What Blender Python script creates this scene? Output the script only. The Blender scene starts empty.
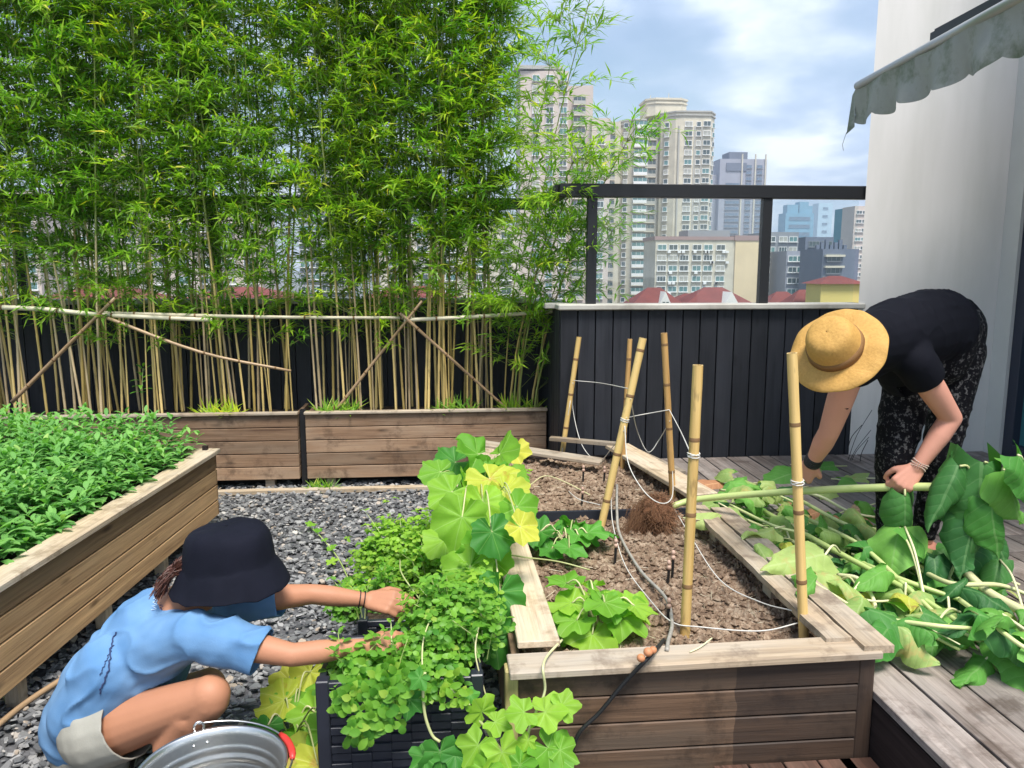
import bpy, math, random
import numpy as np
from mathutils import Vector, Matrix, Euler, Quaternion, noise
from mathutils.bvhtree import BVHTree
random.seed(7)
V=Vector; PI=math.pi; R=math.radians
sc=bpy.context.scene; COL=sc.collection
U=random.uniform
# ---------------------------------------------------------------- camera numbers
FOC=773.0; YAW=R(4.95); PITCH=R(8.53); EYE=1.45
_f=V((math.sin(YAW)*math.cos(PITCH),math.cos(YAW)*math.cos(PITCH),-math.sin(PITCH)))
_r=V((math.cos(YAW),-math.sin(YAW),0)); _u=V((math.sin(YAW)*math.sin(PITCH),math.cos(YAW)*math.sin(PITCH),math.cos(PITCH)))
CAM=V((0,0,EYE))
def P(px,py,X=None,Y=None,Z=None):
    d=_f+_r*((px-512)/FOC)+_u*((384-py)/FOC)
    t=X/d.x if X is not None else Y/d.y if Y is not None else (Z-EYE)/d.z
    return CAM+d*t
# ---------------------------------------------------------------- objects
def tag(o,label=None,cat=None,group=None,kind=None):
    if label: o['label']=label
    if cat: o['category']=cat
    if group: o['group']=group
    if kind: o['kind']=kind
    return o
def thing(name,label,cat,loc=(0,0,0),group=None,rz=0):
    o=bpy.data.objects.new(name,None); COL.objects.link(o); o.location=loc; o.rotation_euler=(0,0,rz)
    o.empty_display_size=.05
    return tag(o,label,cat,group)
def relabel(o,label): o['label']=label; return o
def wloc(o):
    p=V((0,0,0))
    while o is not None:
        p=p+V(o.location); o=o.parent
    return p
def copy_tree(o,parent=None):
    c=o.copy(); COL.objects.link(c); c.parent=parent
    for ch in list(o.children): copy_tree(ch,c)
    return c
class MB:
    def __init__(s): s.v=[];s.f=[];s.r=[];s.g=[];s.mi=[];s.cm=0
    def add(s,vs,fs,rnd=None,gco=None):
        n=len(s.v); rnd=random.random() if rnd is None else rnd
        s.v.extend(vs); s.f.extend([tuple(i+n for i in f) for f in fs]); s.r.extend([rnd]*len(vs))
        s.g.extend(gco if gco is not None else vs); s.mi.extend([s.cm]*len(fs)); return s
    def box(s,c,size,rot=None,rnd=None):
        c=V(c); hx,hy,hz=[q/2 for q in size]
        L=[V((x,y,z)) for x in(-hx,hx) for y in(-hy,hy) for z in(-hz,hz)]
        M=rot.to_matrix() if isinstance(rot,(Euler,Quaternion)) else rot
        vs=[(M@p if M else p)+c for p in L]
        ax=sorted(range(3),key=lambda i:-size[i]); off=U(0,50)
        g=[(p[ax[0]]+off,p[ax[1]]+off*.37,p[ax[2]]) for p in L]
        return s.add(vs,[(0,1,3,2),(4,6,7,5),(0,4,5,1),(2,3,7,6),(0,2,6,4),(1,5,7,3)],rnd,g)
    def bar(s,a,b,w,h,rnd=None,up=(0,0,1)):
        a=V(a);b=V(b);x=(b-a).normalized();z=V(up);y=z.cross(x)
        if y.length<1e-4: y=V((0,1,0)).cross(x)
        y.normalize();z=x.cross(y); M=Matrix((x,y,z)).transposed()
        return s.box((a+b)/2,((b-a).length,w,h),M,rnd)
    def tube(s,pts,rad,n=8,rnd=None,cap=True):
        pts=[V(p) for p in pts]; m=len(pts)
        if not hasattr(rad,'__len__'): rad=[rad]*m
        vs=[];g=[];prev=None;L=0;off=U(0,20)
        for i in range(m):
            t=(pts[min(i+1,m-1)]-pts[max(i-1,0)])
            t=t.normalized() if t.length>1e-9 else V((0,0,1))
            if prev is None:
                a=V((0,0,1)) if abs(t.z)<.9 else V((1,0,0)); u=t.cross(a).normalized()
            else:
                u=prev-t*prev.dot(t); u=u.normalized() if u.length>1e-6 else t.orthogonal().normalized()
            prev=u; w=t.cross(u)
            if i: L+=(pts[i]-pts[i-1]).length
            for k in range(n):
                q=2*PI*k/n; vs.append(pts[i]+(u*math.cos(q)+w*math.sin(q))*rad[i]); g.append((L+off,rad[i]*math.cos(q),rad[i]*math.sin(q)))
        fs=[(i*n+k,i*n+(k+1)%n,(i+1)*n+(k+1)%n,(i+1)*n+k) for i in range(m-1) for k in range(n)]
        if cap: fs+= [tuple(range(n))[::-1],tuple(range((m-1)*n,m*n))]
        return s.add(vs,fs,rnd,g)
    def lathe(s,prof,n=32,c=(0,0,0),M=None,rnd=None,wob=None,closed=False):
        c=V(c); vs=[];m=len(prof)
        for i,(r,z) in enumerate(prof):
            for k in range(n):
                q=2*PI*k/n; p=V((r*math.cos(q),r*math.sin(q),z))
                if wob: p=wob(p,q,i)
                vs.append((M@p if M else p)+c)
        fs=[(i*n+k,i*n+(k+1)%n,(i+1)*n+(k+1)%n,(i+1)*n+k) for i in range(m-1) for k in range(n)]
        if closed: fs+=[tuple(range(n))[::-1],tuple(range((m-1)*n,m*n))]
        return s.add(vs,fs,rnd)
    def prism(s,poly,z0,z1,rnd=None):
        n=len(poly); vs=[V((x,y,z0)) for x,y in poly]+[V((x,y,z1)) for x,y in poly]
        return s.add(vs,[tuple(range(n))[::-1],tuple(range(n,2*n))]+[(i,(i+1)%n,(i+1)%n+n,i+n) for i in range(n)],rnd)
    def build(s,name,mat,parent=None,smooth=False,bevel=0,local=False):
        me=bpy.data.meshes.new(name); o0=V((0,0,0)) if (parent is None or local) else wloc(parent)
        co=np.array([tuple(p) for p in s.v],dtype=np.float32).reshape(-1,3)-np.array(tuple(o0),dtype=np.float32)
        me.from_pydata([tuple(map(float,c)) for c in co],[],s.f)
        a=me.attributes.new('rnd','FLOAT','POINT'); a.data.foreach_set('value',np.array(s.r,dtype=np.float32))
        a=me.attributes.new('gco','FLOAT_VECTOR','POINT'); a.data.foreach_set('vector',np.array([tuple(p) for p in s.g],dtype=np.float32).ravel())
        for m in (mat if isinstance(mat,(list,tuple)) else [mat]): me.materials.append(m)
        me.polygons.foreach_set('material_index',s.mi)
        if smooth: me.polygons.foreach_set('use_smooth',[True]*len(s.f))
        me.update(); me.validate()
        o=bpy.data.objects.new(name,me); COL.objects.link(o); o.parent=parent
        if bevel:
            b=o.modifiers.new('b','BEVEL'); b.width=bevel; b.segments=1; b.limit_method='ANGLE'
        return o
# ---------------------------------------------------------------- materials
def _mat(name):
    m=bpy.data.materials.new(name); m.use_nodes=True; nt=m.node_tree; nt.nodes.clear()
    return m,nt
def nd(nt,t,**k):
    n=nt.nodes.new(t)
    for a,b in k.items():
        if a.startswith('i_'): n.inputs[a[2:].replace('_',' ')].default_value=b
        else: setattr(n,a,b)
    return n
def ramp(nt,fac,stops):
    n=nd(nt,'ShaderNodeValToRGB'); e=n.color_ramp.elements
    while len(e)<len(stops): e.new(.5)
    for el,(p,c) in zip(e,stops): el.position=p; el.color=(*c,1)
    nt.links.new(fac,n.inputs[0]); return n.outputs[0]
def mixc(nt,fac,a,b,mode='MIX'):
    n=nd(nt,'ShaderNodeMix',data_type='RGBA',blend_type=mode)
    for s,q in ((0,fac),(6,a),(7,b)):
        if hasattr(q,'is_linked') : nt.links.new(q,n.inputs[s])
        elif isinstance(q,(int,float)): n.inputs[s].default_value=q
        else: n.inputs[s].default_value=(*q,1)
    return n.outputs[2]
def mth(nt,op,a,b=0.,c=0.):
    n=nd(nt,'ShaderNodeMath',operation=op)
    for i,q in enumerate((a,b,c)):
        if hasattr(q,'is_linked'): nt.links.new(q,n.inputs[i])
        else: n.inputs[i].default_value=q
    return n.outputs[0]
def attr(nt,name,out): 
    n=nd(nt,'ShaderNodeAttribute',attribute_name=name); return n.outputs[out]
def vmul(nt,v,s):
    n=nd(nt,'ShaderNodeVectorMath',operation='MULTIPLY'); nt.links.new(v,n.inputs[0]); n.inputs[1].default_value=s; return n.outputs[0]
def noi(nt,vec,scale,detail=4,rough=.6,dist=0):
    n=nd(nt,'ShaderNodeTexNoise'); n.inputs['Scale'].default_value=scale; n.inputs['Detail'].default_value=detail
    n.inputs['Roughness'].default_value=rough; n.inputs['Distortion'].default_value=dist
    nt.links.new(vec,n.inputs['Vector']); return n.outputs[0]
def ocoord(nt): return nd(nt,'ShaderNodeTexCoord').outputs['Object']
def finish(nt,col,rough=.7,bump=None,bs=.3,bd=.01,metal=0,spec=.5,trans=0,tcol=None,sheen=0,coat=0):
    p=nd(nt,'ShaderNodeBsdfPrincipled'); o=nd(nt,'ShaderNodeOutputMaterial')
    if hasattr(col,'is_linked'): nt.links.new(col,p.inputs['Base Color'])
    else: p.inputs['Base Color'].default_value=(*col,1)
    if hasattr(rough,'is_linked'): nt.links.new(rough,p.inputs['Roughness'])
    else: p.inputs['Roughness'].default_value=rough
    p.inputs['Metallic'].default_value=metal; p.inputs['Specular IOR Level'].default_value=spec
    p.inputs['Sheen Weight'].default_value=sheen
    p.inputs['Coat Weight'].default_value=coat
    if bump is not None:
        b=nd(nt,'ShaderNodeBump'); b.inputs['Strength'].default_value=bs; b.inputs['Distance'].default_value=bd
        nt.links.new(bump,b.inputs['Height']); nt.links.new(b.outputs[0],p.inputs['Normal'])
    if trans:
        t=nd(nt,'ShaderNodeBsdfTranslucent'); 
        q=tcol if tcol is not None else col
        if hasattr(q,'is_linked'): nt.links.new(q,t.inputs[0])
        else: t.inputs[0].default_value=(*q,1)
        mx=nd(nt,'ShaderNodeMixShader'); mx.inputs[0].default_value=trans
        nt.links.new(p.outputs[0],mx.inputs[1]); nt.links.new(t.outputs[0],mx.inputs[2]); nt.links.new(mx.outputs[0],o.inputs[0])
    else: nt.links.new(p.outputs[0],o.inputs[0])
def plain(name,col,rough=.6,var=.12,nscale=8,metal=0,spec=.5,bump=0,coat=0,bscale=60,dirt=None,dscale=3):
    m,nt=_mat(name); oc=ocoord(nt); n=noi(nt,oc,nscale)
    c=mixc(nt,n,[q*(1-var*2) for q in col],[min(1,q*(1+var*2)) for q in col])
    if dirt:
        d=noi(nt,oc,dscale,6,.65); d=ramp(nt,d,[(.48,(0,0,0)),(.68,(1,1,1))]); c=mixc(nt,d,c,dirt)
    b=noi(nt,oc,bscale,3) if bump else None
    finish(nt,c,rough,b,bump,.004,metal,spec,coat=coat); return m
def wood(name,dark,light,weather=None,wamt=.5,rough=.75,bs=.5,split=None,fine=1.,blot=None):
    m,nt=_mat(name); g=attr(nt,'gco','Vector'); r=attr(nt,'rnd','Fac')
    a=noi(nt,vmul(nt,g,(1.6*fine,38*fine,38*fine)),1.,5,.65,.6)
    w=noi(nt,vmul(nt,g,(3*fine,120*fine,120*fine)),1.,3,.6,.3)
    k=mth(nt,'ADD',mth(nt,'MULTIPLY',a,.7),mth(nt,'MULTIPLY',w,.4))
    c=ramp(nt,k,[(.36,dark),(.52,[(p+q)/2 for p,q in zip(dark,light)]),(.70,light)])
    # knots
    vo=nd(nt,'ShaderNodeTexVoronoi'); vo.inputs['Scale'].default_value=1.; nt.links.new(vmul(nt,g,(3.2,11,3)),vo.inputs['Vector'])
    kn=ramp(nt,vo.outputs['Distance'],[(.05,(1,1,1)),(.16,(0,0,0))]); c=mixc(nt,mth(nt,'MULTIPLY',kn,.75),c,[q*.35 for q in dark])
    if weather:
        b=noi(nt,vmul(nt,g,(1.5,5,5)),1.3,5,.6); b=ramp(nt,b,[(.40,(0,0,0)),(.64,(1,1,1))])
        c=mixc(nt,mth(nt,'MULTIPLY',b,wamt),c,weather)
    if blot:
        b=noi(nt,ocoord(nt),7,5,.7); b=ramp(nt,b,[(.52,(0,0,0)),(.66,(1,1,1))]); c=mixc(nt,mth(nt,'MULTIPLY',b,.7),c,blot)
    v=mth(nt,'ADD',mth(nt,'MULTIPLY',r,.55),.72)
    cc=nd(nt,'ShaderNodeCombineColor'); [nt.links.new(v,cc.inputs[i]) for i in range(3)]
    c=mixc(nt,1.,c,cc.outputs[0],'MULTIPLY')
    if split is not None:
        sx=nd(nt,'ShaderNodeSeparateXYZ'); tc=ocoord(nt); nt.links.new(tc,sx.inputs[0])
        wob=mth(nt,'ADD',sx.outputs[0],mth(nt,'MULTIPLY',noi(nt,tc,9,3),.035))
        s=mth(nt,'GREATER_THAN',wob,split); c=mixc(nt,mth(nt,'MULTIPLY',s,.62),c,(.022,.017,.016))
    finish(nt,c,rough,k,bs,.004,0,.3); return m
def leafmat(name,c0,c1,c2=None,trans=.35,rough=.45,vein=None,vcol=None,dry=None,spec=.3):
    if vein: rough=max(rough,.56)
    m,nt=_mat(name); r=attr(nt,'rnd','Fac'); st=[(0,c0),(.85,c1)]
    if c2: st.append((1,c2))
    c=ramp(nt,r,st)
    if name.startswith('bamboo'):
        oi=nd(nt,'ShaderNodeObjectInfo'); q=ramp(nt,oi.outputs['Random'],[(0,(.8,.92,.85)),(.4,(1.05,1.03,1)),(.8,(1.5,1.2,.85)),(1,(1.9,1.35,.75))]); c=mixc(nt,1.,c,q,'MULTIPLY')
    oc=ocoord(nt); n=noi(nt,oc,30,3); bump=None
    c=mixc(nt,mth(nt,'MULTIPLY',n,.35),c,[q*.55 for q in c0])
    g=attr(nt,'gco','Vector')
    if vein:
        s=nd(nt,'ShaderNodeSeparateXYZ'); nt.links.new(g,s.inputs[0]); x,y=s.outputs[0],s.outputs[1]
        if vein=='palm':
            an=mth(nt,'ARCTAN2',y,x); rr=mth(nt,'SQRT',mth(nt,'ADD',mth(nt,'MULTIPLY',x,x),mth(nt,'MULTIPLY',y,y)))
            d=mth(nt,'MULTIPLY',rr,mth(nt,'ABSOLUTE',mth(nt,'SINE',mth(nt,'MULTIPLY',an,3.5))))
            v=mth(nt,'LESS_THAN',d,.045); bump=mth(nt,'MULTIPLY',mth(nt,'MINIMUM',d,.3),2.)
        else:
            ay=mth(nt,'ABSOLUTE',y); d=mth(nt,'ABSOLUTE',mth(nt,'SINE',mth(nt,'MULTIPLY',mth(nt,'SUBTRACT',x,mth(nt,'MULTIPLY',ay,.8)),22.)))
            v=mth(nt,'MAXIMUM',mth(nt,'LESS_THAN',ay,.016),mth(nt,'MULTIPLY',mth(nt,'LESS_THAN',d,.14),.55)); bump=d
        c=mixc(nt,mth(nt,'MULTIPLY',v,.38 if vein=='palm' else .28),c,vcol or [min(1,q*2.2) for q in c1])
    if dry:
        b=noi(nt,oc,14,5,.7); b=ramp(nt,b,[(.56,(0,0,0)),(.66,(1,1,1))]); c=mixc(nt,mth(nt,'MULTIPLY',b,.8),c,dry)
    tc=mixc(nt,1.,c,(1.25,1.5,.6),'MULTIPLY')
    finish(nt,c,rough,mth(nt,'ADD',bump,noi(nt,oc,55,3)) if bump is not None else None,.3,.004,0,spec,trans,tc); return m
# ---------------------------------------------------------------- leaves
def frame(d,n):
    x=V(d).normalized(); y=V(n).cross(x)
    if y.length<1e-4: y=V((0,1,0)).cross(x) if abs(x.y)<.9 else V((1,0,0)).cross(x)
    y.normalize(); return x,y,x.cross(y)
def leaf(mb,b,d,n,L,W,fold=.25,droop=.3,rnd=None,prof=(.0,.85,1.,.6,0)):
    """small pointed leaf: four cross-sections"""
    x,y,z=frame(d,n); b=V(b); vs=[b]; g=[(0,0,0)]; T=(0,.28,.55,.8,1)
    for i in(1,2,3):
        t=T[i]; w=W*.5*prof[i]; c=b+x*(L*t)-z*(L*droop*t*t)
        vs+=[c+y*w+z*(w*fold),c,c-y*w+z*(w*fold)]; g+=[(t,w/L,0),(t,0,0),(t,-w/L,0)]
    vs.append(b+x*(L*(1-droop*.25))-z*(L*droop)); g.append((1,0,0))
    mb.add(vs,[(0,2,1),(0,3,2),(1,2,5,4),(2,3,6,5),(4,5,8,7),(5,6,9,8),(7,8,10),(8,9,10)],rnd,g)
def blade(mb,b,d,n,L,W,rnd=None,droop=.25):
    x,y,z=frame(d,n); b=V(b); m=b+x*(L*.42)-z*(L*droop*.15); 
    mb.add([b,m+y*W*.5+z*W*.12,m-y*W*.5+z*W*.12,b+x*L-z*(L*droop),m-z*W*.06],[(0,4,1),(0,2,4),(1,4,3),(4,2,3)],rnd,[(0,0,0),(.4,W/L/2,0),(.4,-W/L/2,0),(1,0,0),(.4,0,0)])
def palm(mb,b,d,n,S,lobes=5,depth=.32,cup=.15,wave=.08,rnd=None,rings=(.3,.6,.85,1.),seg=40,droop=.2):
    """squash leaf; b = where the stalk joins; d = towards the tip; S = radius"""
    x,y,z=frame(d,n); b=V(b); vs=[b];g=[(0,0,0)]; ph=U(0,9)
    for rr in rings:
        for k in range(seg+1):
            a=-PI*.93+2*PI*.93*k/seg
            lob=1-depth*(.5-.5*math.cos((a)*lobes/ (2*PI*.93)*2*PI))
            base=(.62+.38*math.cos(a/2)**1.0)
            tooth=1+.05*math.sin(a*29+ph)*(rr>.9)
            q=S*rr*lob*base*tooth
            X=q*math.cos(a);Y=q*math.sin(a)
            Z=cup*S*rr*rr*(.7+.3*math.cos(a*2+ph))+noise.noise(V((X*14,Y*14,ph)))*.30*S*rr+wave*S*rr*math.sin(a*7+ph*2)-droop*S*rr*rr*max(0,math.cos(a))
            vs.append(b+x*X+y*Y+z*Z); g.append((X/S,Y/S,0))
    m=seg+1; fs=[(0,1+k,2+k) for k in range(seg)]
    for i in range(len(rings)-1):
        fs+=[(1+i*m+k,1+(i+1)*m+k,2+(i+1)*m+k,2+i*m+k) for k in range(seg)]
    mb.add(vs,fs,rnd,g)
def bigleaf(mb,b,d,n,L,W,droop=1.2,fold=.5,crum=.02,rnd=None,nu=14,nv=10,twist=0,seed=None,curl=0):
    """heart shaped leaf with a spine that bends down"""
    x,y,z=frame(d,n); p=V(b); sd=U(0,99) if seed is None else seed; vs=[];g=[]
    st=L/nu
    for i in range(nu+1):
        t=i/nu
        w=W*.5*(math.sin(PI*min(1,(t*.92+.08))**.62)**.8 if t<1 else 0.02)
        f=fold*(1-.2*t)+curl*t
        for j in range(nv+1):
            s=(j/nv*2-1); aw=abs(s)*w; back=.16*L*(1-t)**3*abs(s)
            q=p+y*(math.copysign(aw*math.cos(f*abs(s)*1.0),s))-z*(aw*math.sin(f*abs(s)))-x*back
            nn=noise.noise_vector(q*9+V((sd,sd,sd)))+noise.noise_vector(q*22+V((sd,0,sd)))*.5
            q=q+nn*(crum*(.3+abs(s))); 
            q=q+z*(math.sin(t*14+abs(s)*5+sd)*.012*L*abs(s)**2*2)
            vs.append(q); g.append((t,s*w/L,0))
        q=Quaternion(y,droop/nu*(1.4 if t<.5 else .6)); x=q@x; z=q@z
        if twist: q=Quaternion(x,twist/nu); y=q@y; z=q@z
        p=p+x*st
    m=nv+1
    mb.add(vs,[(i*m+j,(i+1)*m+j,(i+1)*m+j+1,i*m+j+1) for i in range(nu) for j in range(nv)],rnd,g)
def curve(pts,n=8):
    """Catmull-Rom through points"""
    pts=[V(p) for p in pts]; q=[pts[0]*2-pts[1]]+pts+[pts[-1]*2-pts[-2]]; out=[]
    for i in range(1,len(q)-2):
        for k in range(n):
            t=k/n; a,b,c,d=q[i-1:i+3]
            out.append(.5*((2*b)+(c-a)*t+(2*a-5*b+4*c-d)*t*t+(3*b-a-3*c+d)*t**3))
    out.append(pts[-1]); return out
# ---------------------------------------------------------------- solid bodies
def cap(a,ra,b,rb): return ('c',V(a),ra,V(b),rb)
def ell(c,r,M=None): return ('e',V(c),V(r),M)
def axes(x,up=(0,0,1)):
    a,b,c=frame(x,up); return Matrix((a,b,c)).transposed()
def solid(name,prims,voxel,mat,parent=None,smooth=4,disp=None,post=None):
    mb=MB()
    for q in prims:
        if q[0]=='c':
            _,a,ra,b,rb=q; d=(b-a); L=d.length; t=d.normalized() if L>1e-6 else V((0,0,1))
            pts=[];rad=[]
            for k in range(6): 
                h=PI/2*(1-k/5); pts.append(a-t*ra*math.sin(h)); rad.append(max(ra*math.cos(h),1e-4))
            for k in range(1,4): pts.append(a.lerp(b,k/4)); rad.append(ra+(rb-ra)*k/4)
            for k in range(6):
                h=PI/2*k/5; pts.append(b+t*rb*math.sin(h)); rad.append(max(rb*math.cos(h),1e-4))
            mb.tube(pts,rad,18)
        else:
            _,c,r,M=q; prof=[(max(1e-4,math.sin(PI*i/14)),-math.cos(PI*i/14)) for i in range(15)]
            S=Matrix.Diagonal(r); mb.lathe(prof,20,c,(M@S) if M else S,closed=True)
    o=mb.build(name,mat,None)
    m=o.modifiers.new('r','REMESH'); m.mode='VOXEL'; m.voxel_size=voxel
    s=o.modifiers.new('s','SMOOTH'); s.factor=.6; s.iterations=smooth
    dg=bpy.context.evaluated_depsgraph_get(); me=bpy.data.meshes.new_from_object(o.evaluated_get(dg))
    o.modifiers.clear(); old=o.data; o.data=me; bpy.data.meshes.remove(old)
    me.materials.clear()
    for mm in (mat if isinstance(mat,(list,tuple)) else [mat]): me.materials.append(mm)
    n=len(me.vertices); co=np.empty(n*3,np.float32); me.vertices.foreach_get('co',co); 
    if disp:
        no=np.empty(n*3,np.float32); me.vertex_normals.foreach_get('vector',no); co=co.reshape(-1,3); no=no.reshape(-1,3)
        dd=np.array([disp(V(map(float,c))) for c in co],np.float32); co=(co+no*dd[:,None]).ravel()
    co=co.reshape(-1,3)
    if parent is not None: co=co-np.array(tuple(wloc(parent)),np.float32); o.parent=parent
    me.vertices.foreach_set('co',co.ravel()); me.polygons.foreach_set('use_smooth',[True]*len(me.polygons)); me.update()
    return o
def hand(w,d,n,thumb,curls=(.5,.5,.55,.6),S=1.,spread=.08,tc=.5):
    """prims of a hand: wrist w, palm direction d, n = back of hand normal, thumb=+1/-1 side along y"""
    x,y,z=frame(d,n); w=V(w); pr=[]; y=y*thumb
    for k,(o,Lp) in enumerate(((.030,.082),(.010,.086),(-.010,.082),(-.029,.074))):
        a=w+x*.008+y*o*.55; b=w+x*Lp*S+y*o*S; pr.append(cap(a,.0155*S,b,.0125*S))
        L=[(.040,.024,.020),(.044,.028,.021),(.041,.026,.020),(.032,.020,.018)][k]
        dr=x+y*(spread*(1.5-k)); dr.normalize(); p=b; c=0; nn=z
        for s,l in enumerate(L):
            q=Quaternion(y*1.,curls[k]*(.9,1.1,.8)[s]*thumb); dr=q@dr; e=p+dr*l*S; rr=(.0098,.0088,.0078)[s]*S
            pr.append(cap(p,rr*1.02,e,rr*.93)); p=e
    t0=w+x*.022*S+y*.022*S-z*.006; dr=(x*.75+y*.75-z*.35).normalized(); t1=t0+dr*.042*S; pr.append(cap(t0,.0165*S,t1,.0118*S))
    dr=(dr+(-y*tc-z*tc+x*.3)*.6).normalized(); t2=t1+dr*.031*S; pr.append(cap(t1,.0112*S,t2,.0098*S))
    dr=(dr+(-y*tc-z*tc)*.5).normalized(); t3=t2+dr*.025*S; pr.append(cap(t2,.0098*S,t3,.0085*S))
    return pr
# ---------------------------------------------------------------- materials used
M={}
M['soil']=None
def soilmat(name,a,b,c):
    m,nt=_mat(name); oc=ocoord(nt); n=noi(nt,oc,38,6,.75); n2=noi(nt,oc,6,4)
    k=mth(nt,'ADD',mth(nt,'MULTIPLY',n,.75),mth(nt,'MULTIPLY',n2,.3)); col=ramp(nt,k,[(.38,a),(.52,b),(.66,c)])
    finish(nt,col,.95,n,1.,.012,0,.2); return m
M['soil']=soilmat('garden_soil',(.065,.040,.027),(.27,.185,.125),(.52,.41,.30))
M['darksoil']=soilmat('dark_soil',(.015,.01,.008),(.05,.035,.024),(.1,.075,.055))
M['wood_tan']=wood('bed_boards',(.20,.105,.045),(.60,.38,.19),(.40,.27,.15),.45)
M['wood_brown']=wood('back_planter_boards',(.13,.072,.042),(.34,.215,.13),(.36,.27,.19),.5,blot=(.09,.055,.035))
M['wood_front']=wood('front_planter_boards',(.045,.027,.017),(.18,.108,.066),(.10,.075,.055),.7,blot=(.035,.024,.017),split=.12,rough=.6)
M['wood_cap']=wood('cap_boards',(.26,.19,.12),(.56,.44,.30),(.55,.49,.40),.55,fine=1.2,blot=(.22,.16,.10))
M['wood_old']=wood('weathered_cap',(.17,.125,.085),(.46,.36,.25),(.42,.38,.32),.6,blot=(.14,.10,.07))
M['deck']=wood('deck_boards',(.055,.042,.034),(.30,.25,.22),(.40,.36,.33),.5,fine=.9,rough=.6,bs=.8,blot=(.09,.065,.052))
M['deck_dark']=wood('step_boards',(.03,.018,.014),(.12,.062,.045),(.24,.17,.13),.25,rough=.45)
M['fascia']=wood('deck_fascia',(.012,.009,.009),(.045,.033,.032),None,rough=.6)
M['clad']=wood('dark_cladding',(.010,.011,.015),(.025,.027,.034),(.036,.038,.046),.4,rough=.55,bs=.15)
M['coping']=plain('coping_stone',(.50,.48,.43),.7,.12,6,bump=.2,dirt=(.28,.26,.22))
M['steel_black']=plain('black_steel',(.014,.014,.016),.4,.1,5)
M['stucco']=None
m,nt=_mat('white_stucco'); oc=ocoord(nt); n=noi(nt,vmul(nt,oc,(2.5,2.5,.5)),1.4,5,.6); n2=noi(nt,oc,160,2)
sx=nd(nt,'ShaderNodeSeparateXYZ'); nt.links.new(oc,sx.inputs[0])
k=ramp(nt,n,[(.42,(0,0,0)),(.75,(1,1,1))]); n7=noi(nt,vmul(nt,oc,(9,9,.5)),1.,6,.7); k7=ramp(nt,n7,[(.55,(0,0,0)),(.75,(1,1,1))]); k=mth(nt,'MAXIMUM',k,mth(nt,'MULTIPLY',k7,.3)); c=mixc(nt,mth(nt,'MULTIPLY',k,.4),(.72,.70,.68),(.42,.43,.38))
finish(nt,c,.85,n2,.15,.003,0,.25); M['stucco']=m
M['stucco_trim']=plain('trim_render',(.62,.62,.59),.8,.06,3)
M['navy']=plain('navy_frame',(.022,.028,.05),.4,.1,4)
M['teal']=plain('teal_door_glass',(.05,.20,.22),.12,.2,1.2,spec=.7)
M['gravelbase']=plain('gravel_bed',(.10,.10,.105),.95,.4,60,bump=1.,bscale=90)
M['twine']=plain('twine',(.62,.60,.55),.9,.1,40)
M['hose']=plain('hose_black',(.012,.012,.013),.45,.1,20)
M['hosegrey']=plain('hose_grey',(.33,.31,.27),.6,.25,30)
M['plastic']=plain('crate_plastic',(.022,.025,.038),.36,.15,20,spec=.5)
def canemat(name,dark,light,ring=(.10,.06,.03)):
    m,nt=_mat(name); g=attr(nt,'gco','Vector'); r=attr(nt,'rnd','Fac')
    n=noi(nt,vmul(nt,g,(3,60,60)),1.,4,.6); n=mth(nt,'ADD',mth(nt,'MULTIPLY',n,.6),mth(nt,'MULTIPLY',r,.4)); c=ramp(nt,n,[(.3,dark),(.65,light)])
    n3=noi(nt,vmul(nt,g,(9,30,30)),1.,3,.7); n3=ramp(nt,n3,[(.6,(0,0,0)),(.7,(1,1,1))]); c=mixc(nt,mth(nt,'MULTIPLY',n3,.4),c,ring)
    finish(nt,c,.42,n,.2,.002,0,.5); return m
M['stake']=canemat('dry_bamboo',(.42,.25,.065),(.74,.52,.20))
M['stake_d']=canemat('dry_bamboo_aged',(.28,.15,.05),(.6,.36,.13))
M['node']=plain('bamboo_node',(.20,.11,.045),.6,.2,40)
M['polepale']=canemat('pole_pale',(.42,.36,.24),(.70,.63,.47))
M['polebrown']=canemat('pole_brown',(.20,.12,.06),(.42,.28,.16))
M['culm_y']=canemat('culm_yellow',(.42,.30,.09),(.74,.55,.22))
M['culm_p']=canemat('culm_pale',(.40,.30,.17),(.70,.55,.33))
M['culm_g']=canemat('culm_green',(.13,.19,.045),(.33,.36,.10))
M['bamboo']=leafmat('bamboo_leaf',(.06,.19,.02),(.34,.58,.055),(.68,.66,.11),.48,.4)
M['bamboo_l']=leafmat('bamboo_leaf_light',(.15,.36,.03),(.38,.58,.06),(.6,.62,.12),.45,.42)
M['crop']=leafmat('crop_leaf',(.075,.25,.06),(.28,.58,.14),(.5,.7,.2),.34,.36,vein='pin',vcol=(.3,.5,.2))
M['herb']=leafmat('herb_leaf',(.08,.27,.03),(.25,.50,.055),(.42,.58,.09),.4,.45)
M['herb_lime']=leafmat('herb_leaf_lime',(.17,.38,.03),(.38,.60,.07),(.52,.65,.1),.42,.45)
M['squash']=leafmat('squash_leaf',(.12,.36,.03),(.36,.60,.06),None,.4,.5,vein='palm',vcol=(.42,.62,.2))
M['squash_d']=leafmat('squash_leaf_dark',(.05,.22,.03),(.13,.40,.05),None,.32,.45,vein='palm',vcol=(.25,.45,.14))
M['squash_y']=leafmat('squash_leaf_yellow',(.42,.56,.06),(.68,.66,.09),None,.4,.5,vein='palm',vcol=(.75,.75,.3),dry=(.55,.35,.08))
M['wilt']=leafmat('wilted_leaf',(.07,.27,.045),(.22,.50,.09),None,.3,.6,vein='pin',vcol=(.32,.50,.2))
M['wilt_d']=leafmat('wilted_leaf_dark',(.03,.13,.035),(.09,.28,.06),None,.22,.55,vein='pin',vcol=(.25,.42,.18))
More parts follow.
